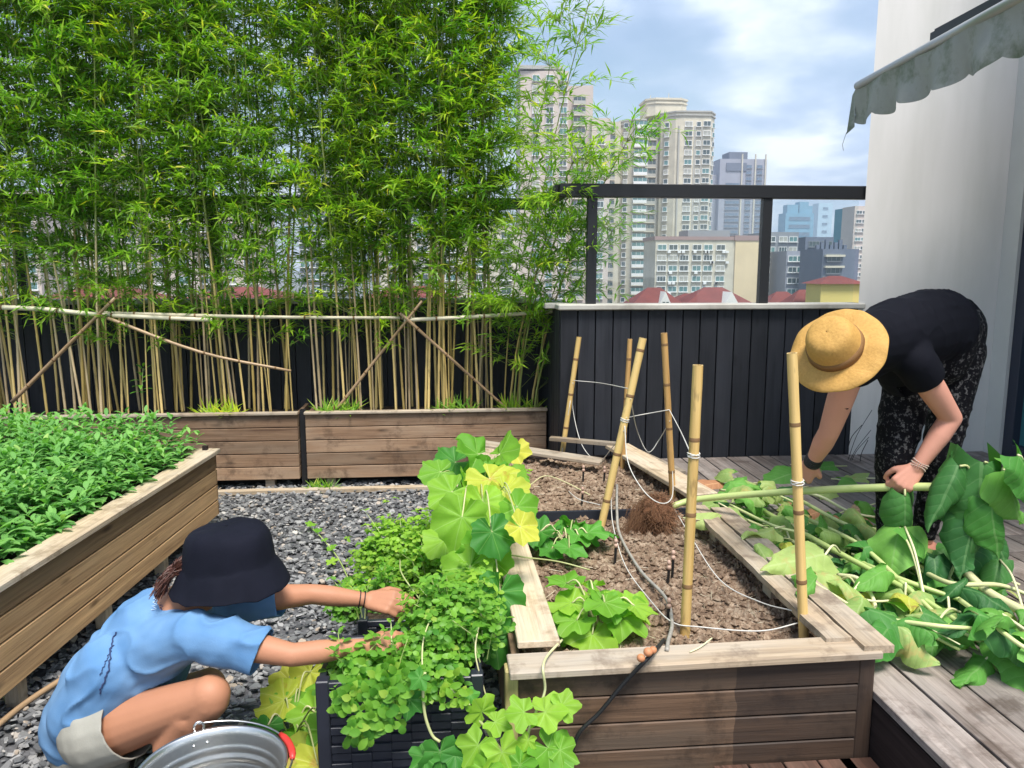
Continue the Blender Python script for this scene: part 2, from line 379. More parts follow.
M['wilt_p']=leafmat('wilted_leaf_pale',(.28,.44,.12),(.48,.60,.2),None,.3,.5,vein='pin',vcol=(.6,.68,.35),dry=(.5,.42,.15))
M['wilt_y']=leafmat('wilted_leaf_yellow',(.5,.55,.07),(.66,.62,.12),None,.3,.5,vein='pin',vcol=(.7,.7,.3),dry=(.4,.25,.08))
M['dryleaf']=leafmat('dead_leaf',(.42,.14,.06),(.55,.30,.16),(.45,.33,.2),.2,.7,vein='pin')
M['stem']=canemat('green_stem',(.30,.42,.10),(.62,.68,.30),(.2,.3,.08))
M['stem_p']=canemat('pale_stem',(.50,.52,.24),(.72,.70,.42),(.4,.35,.15))
M['vine']=canemat('vine_stem',(.35,.40,.15),(.62,.58,.32),(.3,.22,.1))

# ---------------------------------------------------------------- ground, gravel
mb=MB(); mb.box((0,1500,-16.1),(6000,5000,.2)); tag(mb.build('city_ground',plain('city_ground',(.16,.16,.15),.9,.3,.02)),kind='structure')
mb=MB(); mb.box((0,1.4,-.3),(9,9.4,.55)); tag(mb.build('roof_terrace',plain('terrace_concrete',(.25,.25,.24),.9)),kind='structure')
mb=MB(); nx,ny=60,90; vs=[];fs=[]
for j in range(ny+1):
    for i in range(nx+1):
        x=-4.3+6*i/nx; y=.2+5.35*j/ny; vs.append(V((x,y,-.012+.012*noise.noise(V((x*4,y*4,0))))))
fs=[(j*(nx+1)+i,j*(nx+1)+i+1,(j+1)*(nx+1)+i+1,(j+1)*(nx+1)+i) for j in range(ny) for i in range(nx)]
mb.add(vs,fs); tag(mb.build('gravel_ground',M['gravelbase'],smooth=True),kind='structure')
def gravelmat():
    m,nt=_mat('slate_chips'); r=attr(nt,'rnd','Fac'); n=noi(nt,ocoord(nt),70,4)
    c=ramp(nt,r,[(0,(.06,.063,.068)),(.3,(.15,.155,.16)),(.6,(.25,.25,.25)),(.88,(.38,.378,.37)),(.95,(.45,.36,.27)),(1,(.62,.6,.57))])
    c=mixc(nt,mth(nt,'MULTIPLY',n,.35),c,(.10,.10,.105)); finish(nt,c,.55,n,.4,.004,0,.5); return m
mb=MB(); rg=random.Random(3)
def chip(x,y,s,z):
    n=rg.choice((5,6,6,7)); a0=rg.uniform(0,6.3); el=rg.uniform(.45,.85); hh=s*rg.uniform(.08,.2)
    M3=Euler((rg.gauss(0,.28),rg.gauss(0,.28),rg.uniform(0,6.3))).to_matrix(); c=V((x,y,z)); lo=[];hi=[]
    for k in range(n):
        a=a0+2*PI*(k+rg.uniform(-.3,.3))/n; q=s*.5*rg.uniform(.75,1.1)
        p=V((q*math.cos(a),q*math.sin(a)*el,0)); lo.append(M3@(p-V((0,0,hh/2)))+c); hi.append(M3@(p*.86+V((0,0,hh/2)))+c)
    mb.add(lo+hi,[tuple(range(n,2*n))]+[(k,(k+1)%n,(k+1)%n+n,k+n) for k in range(n)],rg.random())
for _ in range(22000):
    x=rg.uniform(-2.0,.32); y=rg.uniform(1.25,5.2)
    if x<-1.6 and rg.random()<.5: continue
    chip(x,y,rg.choice((.014,.020,.026,.033,.042))*rg.uniform(.8,1.25),rg.uniform(-.003,.016)+.010*noise.noise(V((x*4,y*4,0))))
tag(mb.build('slate_gravel',gravelmat()),kind='stuff',label='grey slate chippings covering the path between the raised beds',cat='gravel')
# ---------------------------------------------------------------- deck
mb=MB(); x=1.175; rr=random.Random(5); k=0
while x<3.44:
    w=.142; cut=rr.uniform(1.2,3.6); x1=min(x+w,3.45)
    for a,b in ((.25,cut),(cut+.004,4.59)):
        mb.box(((x+x1)/2,(a+b)/2,.268+rr.uniform(-.002,.002)),(x1-x-.009,b-a,.024),Euler((0,rr.uniform(-.008,.008),0)),rr.random())
    x+=w;k+=1
tag(mb.build('wooden_deck',M['deck'],bevel=.002),kind='structure')
mb=MB(); mb.box((1.195,1.1,.127),(.03,1.66,.252),rnd=.4); mb.box((2.4,4.58,.12),(2.2,.03,.24)); mb.box((1.23,3.2,.12),(.03,2.5,.22))
tag(mb.build('deck_riser',M['fascia']),kind='structure')
mb=MB()
for i in range(6):
    w=.1; xx=.72+.05+i*w
    if xx>1.17: break
    mb.box((min(xx,1.13),1.12,.08),(w-.006,1.56,.022),rnd=rr.random())
tag(mb.build('lower_step',M['deck_dark'],bevel=.002),kind='structure')
# ---------------------------------------------------------------- planters
def bed(name,label,boards,caps,posts,soil,mats,loc,extra=None):
    t=thing(name,label,'planter',loc)
    for nm,bs,mt in boards:
        b=MB(); [b.box(*q) for q in bs]; b.build(nm,mt,t,bevel=.003)
    for q in caps:
        b=MB(); b.box(*q[:3]) if len(q)>2 else b.box(*q); b.build('cap_board',mats[1],t,bevel=.003)
    for q in posts:
        b=MB(); b.box(*q); b.build('post',mats[2],t,bevel=.003)
    return t
def soilpatch(t,x0,x1,y0,y1,z,amp,mat,nx=50,ny=70,crumbs=0,xl=None):
    b=MB(); vs=[]
    for j in range(ny+1):
        for i in range(nx+1):
            x=x0+(x1-x0)*i/nx;y=y0+(y1-y0)*j/ny; p=V((x,y,0))
            h=noise.noise(p*3.2)*.55+abs(noise.noise(p*11))*.5+noise.noise(p*30)*.3+noise.noise(p*60)*.2
            vs.append(V((x,y,z+amp*h)))
    b.add(vs,[(j*(nx+1)+i,j*(nx+1)+i+1,(j+1)*(nx+1)+i+1,(j+1)*(nx+1)+i) for j in range(ny) for i in range(nx)])
    b.build('soil',mat,t,smooth=True)
    if crumbs:
        c=MB(); r2=random.Random(int(x0*100+y0))
        for _ in range(crumbs):
            x=r2.uniform(x0+.01,x1-.01);y=r2.uniform(y0+.01,y1-.01); i=round((x-x0)/(x1-x0)*nx);j=round((y-y0)/(y1-y0)*ny)
            s=r2.choice((.003,.004,.005,.007,.011,.017))*r2.uniform(.7,1.2); q=V((x,y,vs[j*(nx+1)+i].z+s*.4))
            pts=[V((1,0,0)),V((-1,0,0)),V((0,1,0)),V((0,-1,0)),V((0,0,1)),V((0,0,-1))]
            c.add([q+p*s*r2.uniform(.6,1.2) for p in pts],[(0,2,4),(2,1,4),(1,3,4),(3,0,4),(2,0,5),(1,2,5),(3,1,5),(0,3,5)],r2.random())
        o=c.build('soil_crumbs',mat,t,smooth=False); o['kind']='stuff'
        c=MB()
        for _ in range(crumbs//22):
            x=r2.uniform(x0+.03,x1-.03);y=r2.uniform(y0+.03,y1-.03); i=round((x-x0)/(x1-x0)*nx);j=round((y-y0)/(y1-y0)*ny); q=V((x,y,vs[j*(nx+1)+i].z+.006)); a=r2.uniform(0,6.28); d=V((math.cos(a),math.sin(a),r2.uniform(-.1,.25)))*r2.uniform(.008,.035)
            c.tube([q-d,q,q+d],[.0006,.0011,.0005],4)
        o=c.build('straw_bits',M['polepale'],t); o['kind']='stuff'
# left raised bed (slightly turned)
ang=math.atan2(.15,1.81)  # side line from (-1.41,2.45) to (-1.26,4.26)
t=thing('raised_bed','long raised timber bed full of leafy greens on short legs at the left','planter',(-2.1,2.9,0))
def LB(s,off,z):  # s = distance along, off = to the left
    d=V((math.sin(ang),math.cos(ang),0)); n=V((-math.cos(ang),math.sin(ang),0)); return V((-1.26,4.26,0))-d*s+n*off+V((0,0,z))
rt=Euler((0,0,-ang))
b=MB()
for i in range(4): 
    zc=.10+.0425+i*.0865; b.box(LB(1.55,.012,zc),(.024,3.1,.0805),rt,[.95,.8,.6,-.25][i])
b.build('side_boards',M['wood_tan'],t,bevel=.003)
b=MB()
for i in range(4): b.box(LB(.014,.75,.1425+i*.0865),(1.5,.024,.083),rt)
b.build('end_boards',M['wood_tan'],t,bevel=.003)
b=MB(); b.box(LB(1.55,.03,.46),(.105,3.12,.024),rt,.6); b.build('cap_board',M['wood_cap'],t,bevel=.003)
b=MB(); b.box(LB(.03,.8,.459),(1.45,.09,.022),rt,.4); b.build('cap_board',M['wood_cap'],t,bevel=.003)
for s in(.12,.62,1.15,1.72,2.3):
    for o in (.05,):
        b=MB(); b.box(LB(s,o,.05),(.045,.05,.10),rt); b.build('leg',M['wood_cap'],t)
b=MB(); b.box(LB(.03,.045,.47),(.025,.025,.05),rt,.1); b.build('corner_post',M['fascia'],t)
b=MB(); vs=[LB(0,.03,.40),LB(3.1,.03,.40),LB(3.1,1.9,.40),LB(0,1.9,.40)]; b.add(vs,[(0,1,2,3)]); b.build('soil',M['darksoil'],t)
# two back planters
def backbed(x0,x1,label):
    t=thing('back_planter',label,'planter',((x0+x1)/2,5.3,0))
    b=MB(); n=5; h=.088
    for i in range(n): b.box(((x0+x1)/2,5.105,.06+h*(i+.5)),(x1-x0,.024,h-.005))
    b.build('front_boards',M['wood_brown'],t,bevel=.003)
    for xx in(x0+.012,x1-.012):
        b=MB(); [b.box((xx,5.33,.06+h*(i+.5)),(.024,.42,h-.005)) for i in range(n)]; b.build('end_boards',M['wood_brown'],t,bevel=.003)
    b=MB(); b.box(((x0+x1)/2,5.098,.508),(x1-x0+.01,.05,.018)); b.build('cap_board',M['wood_old'],t,bevel=.003)
    for xx in(x0+.15,(x0+x1)/2,x1-.2):
        b=MB(); b.box((xx,5.15,.03),(.06,.06,.06)); b.build('foot',M['wood_old'],t)
    soilpatch(t,x0+.025,x1-.025,5.12,5.54,.46,.03,M['darksoil'],40,12)
    return t
backbed(-3.25,-.975,'brown timber planter of bamboo behind the leafy raised bed')
backbed(-.925,.675,'brown timber planter of bamboo right of the dark gap')
b=MB(); b.box((-.95,5.16,.26),(.035,.05,.52)); tag(b.build('gap_post',M['steel_black']),'black upright post in the gap between the two back planters','post')
b=MB(); b.box((-.45,4.99,.012),(2.2,.05,.03),rnd=.5); tag(b.build('edging_board',M['wood_cap'],bevel=.003),'thin pale timber edging lying on the gravel before the back planters','board')
# central front planter
t=thing('front_planter','dark timber planter in the foreground holding bare brown soil','planter',(.68,2.6,0)); fp=t
b=MB(); h=.081
for i in range(5): b.box((.665,1.925,-.02+h*(i+.5)),(.965,.024,h-.004),None,[.5,.35,.6,.45,.3][i])
b.build('front_boards',M['wood_front'],t,bevel=.003)
b=MB()
for i in range(5): b.box((.185,2.62,-.02+h*(i+.5)),(.024,1.36,h-.004))
b.build('side_boards',M['wood_brown'],t,bevel=.003)
b=MB()
for i in range(5): b.box((1.16,2.62,-.02+h*(i+.5)),(.02,1.36,h-.004))
b.build('side_boards',M['wood_brown'],t,bevel=.003)
b=MB(); b.box((.165,1.935,.18),(.035,.05,.42),None,.9); b.build('corner_post',wood('post_green',(.22,.17,.07),(.42,.36,.16),None),t,bevel=.003)
b=MB(); b.box((1.155,1.93,.19),(.045,.04,.40),None,.1); b.build('corner_post',M['wood_front'],t,bevel=.003)
b=MB(); b.box((.672,1.935,.396),(1.03,.10,.022),Euler((.03,-.006,.012)),.7); b.build('cap_board',M['wood_old'],t,bevel=.003)
b=MB(); b.bar((.247,1.99,.422),(.235,3.30,.418),.118,.022,.95); b.build('cap_board',M['wood_cap'],t,bevel=.003)
# right cap: two boards, the inner one split and rotten at the near end
def ragged(name,x0,x1,y0,y1,z,th,seed,mat,rough0=.03,crackx=None):
    r3=random.Random(seed); b=MB(); n=26; L=[];Rr=[]
    for i in range(n+1):
        y=y0+(y1-y0)*i/n; near=max(0,1-(y-y0)/.45)
        l=x0+noise.noise(V((y*14,seed,0)))*.004; r=x1+noise.noise(V((y*20,seed+5,0)))*(.004+.022*near)
        L.append((l,y));Rr.append((r,y))
    vs=[];g=[]
    for (l,y),(r,_) in zip(L,Rr):
        for xx,zz in((l,z),(r,z),(r,z-th),(l,z-th)): vs.append(V((xx,y,zz+.004*noise.noise(V((xx*9,y*9,seed)))))); g.append((y,xx,zz))
    fs=[(0,1,2,3)[::-1],tuple(n*4+q for q in(0,1,2,3))]
    for i in range(n):
        for k in range(4): fs.append((i*4+k,i*4+(k+1)%4,(i+1)*4+(k+1)%4,(i+1)*4+k))
    b.add(vs,fs,.7,g); return b.build(name,mat,fp)
ragged('cap_board',1.055,1.128,1.955,3.2,.421,.022,3,M['wood_old'])
ragged('cap_board',1.137,1.222,1.90,3.15,.423,.022,9,M['wood_old'])
b=MB(); b.box((.67,3.3,.30),(.95,.02,.15)); b.build('divider',plain('plastic_liner',(.02,.024,.035),.4),t)
for yy in(2.45,3.0): b=MB(); b.box((1.12,yy,.37),(.05,.07,.075)); b.build('support_block',M['wood_old'],t)
soilpatch(t,.195,1.155,1.94,3.3,.325,.035,M['soil'],90,120,5200)
# far planter
t=thing('far_planter','low timber planter of bare soil behind the front planter','planter',(.68,3.85,0))
b=MB()
for i in range(4): b.box((.185,3.86,.02+.08*(i+.5)),(.024,1.08,.076))
b.build('side_boards',M['wood_brown'],t,bevel=.003); b=MB()
for i in range(4): b.box((1.155,3.86,.02+.08*(i+.5)),(.024,1.08,.076))
b.build('side_boards',M['wood_brown'],t,bevel=.003)
b=MB(); b.box((.67,4.41,.18),(.95,.024,.34)); b.build('back_boards',M['fascia'],t)
b=MB(); b.bar((.19,4.47,.425),(.86,4.12,.385),.11,.02,.5); b.build('cap_board',M['wood_old'],t,bevel=.003)
b=MB(); b.bar((.24,3.32,.405),(.225,4.42,.405),.10,.02,.6); b.build('cap_board',M['wood_cap'],t,bevel=.003)
b=MB(); b.bar((1.00,4.38,.415),(1.20,3.42,.392),.15,.022,.8); b.build('cap_board',M['wood_cap'],t,bevel=.003)
b=MB(); b.bar((1.10,4.38,.385),(1.24,3.9,.375),.06,.02,.1); b.build('cap_board',M['wood_old'],t,bevel=.003)
soilpatch(t,.195,1.145,3.315,4.4,.32,.045,M['soil'],70,70,2600)
b=MB(); b.bar((.62,4.5,.44),(1.02,4.34,.43),.05,.02,.2); tag(b.build('loose_plank',M['wood_old']),'short loose grey plank lying behind the far soil planter','plank')
# ---------------------------------------------------------------- parapet
t=thing('parapet_wall','black vertical board parapet with pale coping behind the bamboo and the deck','wall',(0,5,0))
def clad(b,x0,x1,y,w=.108):
    x=x0
    while x<x1-.01:
        xe=min(x+w,x1); b.box(((x+xe)/2,y,.6),(xe-x-.007,.03,1.2),None,random.random()); x=xe
b=MB(); clad(b,-4.2,.69,5.625); b.build('back_cladding',M['clad'],t)
b=MB(); clad(b,.69,2.56,4.625); b.build('front_cladding',M['clad'],t,bevel=.002)
b=MB()
y=4.645
while y<5.6: b.box((.705,y+.05,.6),(.03,.1,1.2)); y+=.108
b.build('side_cladding',M['clad'],t)
b=MB(); b.box((-1.75,5.70,.6),(4.9,.1,1.19)); b.box((1.66,4.70,.6),(1.86,.1,1.19)); b.build('core',M['steel_black'],t)
b=MB(); b.box((1.63,4.66,1.218),(1.91,.17,.034)); b.box((.7,5.24,1.218),(.17,.98,.0338)); b.box((-1.74,5.66,1.218),(4.92,.17,.034)); b.build('coping',M['coping'],t,bevel=.006)
# railing
t=thing('guard_rail','black steel guard rail with glass standing on the parapet coping','railing',(1.6,4.66,1.235))
b=MB(); b.box((1.64,4.66,1.905),(1.91,.07,.078)); b.box((.7,5.18,1.905),(.07,.96,.0775)); b.box((-1.7,5.66,1.905),(4.87,.07,.078)); b.build('top_rail',M['steel_black'],t,bevel=.004)
for xx in(.883,1.958):
    b=MB(); b.box((xx,4.66,1.55),(.058,.05,.632)); b.build('rail_post',M['steel_black'],t,bevel=.003)
for xx in(-.3,-1.6,-2.9):
    b=MB(); b.box((xx,5.66,1.55),(.058,.05,.632)); b.build('rail_post',M['steel_black'],t,bevel=.003)
m,nt=_mat('rail_glass'); a=nd(nt,'ShaderNodeBsdfTransparent'); a.inputs[0].default_value=(.95,.98,.98,1); g_=nd(nt,'ShaderNodeBsdfGlossy'); g_.inputs['Roughness'].default_value=.02
mx=nd(nt,'ShaderNodeMixShader'); mx.inputs[0].default_value=.035; o_=nd(nt,'ShaderNodeOutputMaterial'); nt.links.new(a.outputs[0],mx.inputs[1]); nt.links.new(g_.outputs[0],mx.inputs[2]); nt.links.new(mx.outputs[0],o_.inputs[0]); M['glass']=m
for x0,x1 in((.92,1.925),(1.99,2.54)):
    b=MB(); b.box(((x0+x1)/2,4.66,1.55),(x1-x0,.01,.62)); b.build('glass_panel',M['glass'],t)
# ---------------------------------------------------------------- white building with awning
t=thing('terrace_building','white rendered building corner at the right with a dark framed glass door','building',(3.1,4.6,0))
b=MB(); b.prism([(2.55,4.6),(4.25,4.6),(4.25,5.2),(2.885,5.2)],-.3,4.9); b.build('wall',M['stucco'],t)
b=MB(); b.box((3.605,4.53,2.3),(.30,.139,5.2)); b.box((3.605,2.6,3.95),(.30,3.7,1.9)); b.build('side_wall',M['stucco_trim'],t)
b=MB(); b.box((3.515,4.42,1.62),(.08,.08,2.7)); b.box((3.515,2.7,2.96),(.08,3.36,.08)); b.box((3.515,3.3,1.62),(.08,.07,2.7)); b.box((3.515,2.7,.32),(.08,3.36,.1)); fr=b.build('door_frame',M['navy'],t,bevel=.003)
b=MB(); b.box((3.53,3.86,1.64),(.012,1.04,2.58)); b.box((3.53,2.2,1.64),(.012,2.1,2.58)); b.build('door_glass',M['teal'],fr)
# ---------------------------------------------------------------- awning
M['awn']=plain('awning_canvas',(.36,.36,.335),.85,.2,5,bump=.2,dirt=(.10,.13,.07),dscale=5)
M['alu']=plain('awning_bar',(.42,.42,.40),.35,.08,8,metal=.5)
t=thing('awning','grey stained canvas awning with a scalloped edge reaching out from the white building','awning',(3.5,2.8,2.9))
A0=V((2.084,3.9,2.355)); A1=V((1.93,2.3,2.335)); A1=P(1024,-4,Z=2.37); dA=(A1-A0); A1=A0+dA*1.5; dA=A1-A0
b=MB(); b.tube([A0,A1],.022,12); b.build('front_bar',M['alu'],t,smooth=True)
b=MB(); N=96; vs=[];g=[]
for i in range(N+1):
    s=i/N; p=A0+dA*s; ph=s*dA.length/.235
    dr=.165+.028*abs(math.sin(PI*ph))**.7
    for k in range(6):
        q=k/5; vs.append(p+V((-.012+.022*math.sin(ph*5.1)*q+.012*noise.noise(V((s*9,q*2,0))),0,-.01-dr*q)))
b.add(vs,[(i*6+k,i*6+k+1,(i+1)*6+k+1,(i+1)*6+k) for i in range(N) for k in range(5)])
# torn end flap
e0=A0+V((-.01,.0,-.01)); b.add([e0,e0+V((.02,.07,-.02)),e0+V((.03,.10,-.13)),e0+V((-.02,.03,-.22)),e0+V((0,-.01,-.19))],[(0,1,2,3,4)])
b.build('valance',M['awn'],t,smooth=True)
b=MB(); b.tube([e0+V((-.02,.03,-.21)),e0+V((-.035,.035,-.27)),e0+V((-.03,.03,-.30))],.0015,4); b.build('loose_thread',M['awn'],t)
b=MB(); vs=[]
for i in range(13):
    p=A0+dA*(i/12)+V((0,0,.02)); w_=V((3.45,p.y,2.95))
    for k in range(9): q=k/8; vs.append(p.lerp(w_,q)+V((0,0,-.05*math.sin(PI*q))))
b.add(vs,[(i*9+k,i*9+k+1,(i+1)*9+k+1,(i+1)*9+k) for i in range(12) for k in range(8)]); b.build('canopy',M['awn'],t,smooth=True)
q0=P(932,37,X=2.35); q1=P(1010,-4,X=2.35); q2=q1+(q1-q0)*.8
b=MB(); b.bar(q0,q2,.02,.035); b.bar(q0+V((.02,0,.03)),q2+V((.02,0,.03)),.02,.012); b.build('folding_arm',M['steel_black'],t)
b=MB(); b.bar(V((3.40,3.95,3.06)),V((3.40,1.2,3.06)),.12,.12); b.build('wall_cassette',M['alu'],t,bevel=.01)
# ---------------------------------------------------------------- city
def cm(n,c,v=.1,s=.15): return plain(n,c,.85,v,s)
CM={'beige':cm('tower_render',(.60,.55,.43),.16,.35),'pink':cm('tower_pink',(.55,.47,.41)),'grey':cm('office_grey',(.30,.31,.36)),'white':cm('block_white',(.54,.50,.40),.15,.3),
 'yellow':cm('block_yellow',(.66,.53,.33)),'brown':cm('block_parapet',(.30,.20,.19)),'dgrey':cm('block_dark',(.13,.15,.20)),'mgrey':cm('block_mid',(.24,.25,.27)),'band':cm('cornice',(.40,.39,.35)),
 'blue':cm('glass_tower_blue',(.16,.34,.46)),'pale':cm('glass_tower_pale',(.45,.60,.70)),'teal':cm('glass_teal',(.06,.24,.30)),'red':plain('roof_tiles_red',(.16,.036,.03),.8,.2,.6),'gable':cm('gable_white',(.65,.63,.58)),'house_y':cm('house_yellow',(.62,.50,.16)),'wh':cm('white_paint',(.7,.7,.68))}
def glassm(n,c): return plain(n,c,.25,.35,.4,spec=.6)
GL={'dark':glassm('pane_dark',(.06,.085,.09)),'teal':glassm('pane_teal',(.10,.20,.20)),'blue':glassm('pane_blue',(.12,.17,.24))}
def winmesh(w,h,gl,fr,mull=2):
    b=MB(); b.cm=1; b.box((0,-.10,0),(w,.24,h))
    b.cm=0; b.box((0,-.24,0),(w-.3,.03,h-.3)); b.cm=1
    for i in range(1,mull): b.box((-w/2+w*i/mull,-.27,0),(.09,.05,h-.3))
    b.box((0,-.34,-h/2-.06),(w+.3,.5,.12))
    o=b.build('window',[gl,fr]); me=o.data; bpy.data.objects.remove(o); return me
def balmesh(w,h,gl,fr,slab):
    b=MB(); b.cm=0; b.box((0,-.35,.35),(w-.1,.7,h*.5)); b.cm=1; b.box((0,-.45,-h*.5+.15),(w,1.1,.3)); b.cm=2; b.box((0,-.95,-h*.22),(w,.1,h*.36))
    for i in range(4): b.box((-w/2+w*i/3,-.75,.4),(.1,.1,h*.5))
    o=b.build('balcony',[gl,slab,fr]); me=o.data; bpy.data.objects.remove(o); return me
budget={}
def place(t,me,name,c,rz=0):
    """one window or balcony as a part of tower t (the first 96 in view), further ones gathered as stuff"""
    if isinstance(me,(list,tuple)): me=random.choice(me)
    k=(t.name,name); budget.setdefault(k,0)
    if budget[k]<96:
        budget[k]+=1
        o=bpy.data.objects.new(name,me); COL.objects.link(o); o.parent=t; o.location=V(c)-V(t.location); o.rotation_euler=(0,0,rz)
    else: rest.setdefault(k,[]).append((me,V(c),rz,t))
rest={}
def flush():
    for (tn,name),L in rest.items():
        vs=[];fs=[];mi=[];mats=None
        for me,c,rz,t in L:
            if mats is None: mats=list(me.materials)
            n=len(vs); Rz=Matrix.Rotation(rz,3,'Z')
            vs+=[Rz@v.co+c-V(t.location) for v in me.vertices]; fs+=[tuple(i+n for i in p.vertices) for p in me.polygons]
            mi+=[ (list(mats).index(me.materials[p.material_index]) if me.materials[p.material_index] in mats else 0) for p in me.polygons]
        m2=bpy.data.meshes.new('further_'+name+'s'); m2.from_pydata(vs,[],fs); [m2.materials.append(x) for x in mats]; m2.polygons.foreach_set('material_index',mi)
        o=bpy.data.objects.new('further_'+name+'s',m2); COL.objects.link(o); o.parent=t; o['kind']='stuff'
ZG=-16.0
def px(x,y,Y): return P(x,y,Y=Y)
def facade_pts(p0,p1,cols,z1,pitch,n): 
    return [(p0[0]+(p1[0]-p0[0])*c,p0[1]+(p1[1]-p0[1])*c,z1-pitch*(k+.6)) for k in range(n) for c in cols]
# tall tower
YA=260; t=thing('apartment_tower','tallest cream apartment tower with a round roof crown beyond the guard rail','building',(P(660,268,Y=YA).x,YA,ZG))
X=lambda p,Y=YA:P(p,268,Y=Y).x
Zt=lambda p,Y=YA,x=650:P(x,p,Y=Y).z
za=Zt(120);zb=Zt(113)
b=MB(); b.prism([(X(600),YA+2),(X(618),YA),(X(618),YA+16),(X(600),YA+16)],ZG,Zt(122)); b.prism([(X(618),YA+1.5),(X(630),YA-2),(X(641),YA-2),(X(641),YA+16),(X(618),YA+16)],ZG,za)
b.prism([(X(641),YA+2.2),(X(657),YA+2.2),(X(657),YA+16),(X(641),YA+16)],ZG,Zt(121)); b.prism([(X(657),YA),(X(668),YA-4),(X(676),YA-4.6),(X(701),YA-4.6),(X(709),YA),(X(711),YA+16),(X(657),YA+16)],ZG,zb)
b.build('wall',CM['beige'],t)
b=MB(); zc=Zt(97)
cx=X(665); [b.prism([(X(645)-e,YA+3),(X(652),YA+1-e),(X(677),YA+1-e),(X(684)+e,YA+3),(X(684)+e,YA+12),(X(645)-e,YA+12)],z0,z1) for e,z0,z1 in((0,zb-.5,zc-1.8),(.35,zc-1.8,zc-1.3),(0,zc-1.3,zc-.6),(.5,zc-.6,zc))]; [b.tube([V((X(q),YA+5,zc-.1)),V((X(q),YA+5,zc+h_))],.12,5) for q,h_ in((650,1.6),(668,2.4),(680,1.2))]; b.build('roof_crown',CM['beige'],t)
b=MB()
for z in(zb-.4,zb-1.5):
    b.prism([(X(656.6),YA-.2),(X(668),YA-4.4),(X(676),YA-5),(X(701.3),YA-5),(X(710),YA-.2),(X(711),YA+15),(X(657),YA+15)],z,z+.45)
    b.prism([(X(617.6),YA+1.2),(X(630),YA-2.4),(X(641.4),YA-2.4),(X(641.4),YA+8),(X(618),YA+8)],z-2.4,z-1.95)
b.build('cornice',CM['band'],t)
GL['lite']=glassm('pane_curtain',(.34,.34,.30)); wm=[winmesh(2.5,1.7,GL[q],CM['wh']) for q in('dark','dark','teal','lite')]; wn=[winmesh(1.5,1.6,GL[q],CM['wh'],1) for q in('teal','dark','lite')]; bm=balmesh(4.6,2.7,GL['teal'],CM['wh'],CM['white']); bn=balmesh(3.6,2.7,GL['dark'],CM['band'],CM['beige'])
nf=int((za-Zt(308))/3.0)
for k in range(nf):
    z=za-1.9-3.0*k
    if k>0 or 1:
        place(t,bm,'balcony',(X(636),YA-2.0,z)); place(t,bn,'balcony',(X(649),YA+2.2,z))
        place(t,wm,'window',(X(680),YA-4.6,z)); place(t,wn,'window',(X(689.5),YA-4.6,z)); place(t,wm,'window',(X(697.5),YA-4.6,z+.2))
        place(t,bn,'balcony',(X(608),YA+1.2,z-1.2)); place(t,wn,'window',(X(623),YA-.4,z),-.3); place(t,wn,'window',(X(705.5),YA-2.4,z),.75); place(t,wn,'window',(X(661.5),YA-2,z),-.5)
b=MB()
for p_ in(655.3,671,686,692.6): b.box((X(p_),YA-(4.5 if p_>657 else -2.0),(za+ZG)/2-1),(.5,.5,za-ZG-3))
b.build('pilaster',CM['band'],t)
# pinkish tower at the bamboo edge
YB=235; t=thing('apartment_tower','pinkish cream stepped tower partly hidden by the right end of the bamboo','building',(P(575,268,Y=YB).x,YB,ZG))
XB=lambda p:X(p,YB); z1=Zt(72,YB,560); z2=Zt(86,YB,590); z3=Zt(120,YB,600)
b=MB(); b.prism([(XB(520),YB),(XB(556),YB-1.5),(XB(566),YB-1.5),(XB(566),YB+14),(XB(520),YB+14)],ZG,z1); b.prism([(XB(566),YB+.5),(XB(590),YB-1),(XB(592),YB+14),(XB(566),YB+14)],ZG,z2); b.prism([(XB(588),YB-3),(XB(606),YB-3),(XB(606),YB+14),(XB(588),YB+14)],ZG,z3); b.build('wall',CM['pink'],t)
b=MB(); b.box(((XB(556)+XB(520))/2,YB+5,z1+1),(XB(566)-XB(520),12,1)); b.build('cornice',CM['band'],t)
wb=[winmesh(2.2,1.8,GL[q],CM['wh']) for q in('dark','teal','lite')]; nf=int((z1-Zt(308,YB))/3)
for k in range(nf):
    z=z1-2-3*k
    place(t,wb,'window',(XB(548),YB-1.2,z),-.1); place(t,wb,'window',(XB(535),YB-.6,z)); place(t,wb,'window',(XB(561),YB-1.5,z))
    if k>1: place(t,bn,'balcony',(XB(577),YB-.2,z))
    if z<z3-1: place(t,wb,'window',(XB(597),YB-3,z))
# dark office tower
YC=450; t=thing('office_tower','slim grey office tower with a dark stepped top right of the cream tower','building',(P(740,268,Y=YC).x,YC,ZG)); XC=lambda p:X(p,YC); ZC=lambda p:Zt(p,YC,740)
b=MB(); b.prism([(XC(716),YC),(XC(762),YC),(XC(763),YC+22),(XC(716),YC+22)],ZG,ZC(159)); b.prism([(XC(708),YC+4),(XC(722),YC+4),(XC(722),YC+20),(XC(708),YC+20)],ZG,ZC(174)); b.build('wall',CM['grey'],t)
b=MB(); b.prism([(XC(726),YC+2),(XC(744),YC+2),(XC(744),YC+14),(XC(726),YC+14)],ZC(161),ZC(151.5)); b.prism([(XC(722),YC-.5),(XC(742),YC-.5),(XC(742),YC),(XC(722),YC)],ZC(171),ZC(163)); b.build('roof_plant',CM['dgrey'],t)
wc=winmesh(8.5,1.9,GL['blue'],CM['mgrey'],4); wd=winmesh(3.4,2.0,GL['blue'],CM['mgrey'],2)
for k in range(25):
    z=ZC(163)-2-3.4*k*1.0
    if z<ZC(290): break
    if k>2: place(t,wc,'window',(XC(729),YC,z))
    place(t,wd,'window',(XC(744.5),YC,z)); place(t,wd,'window',(XC(755),YC,z))
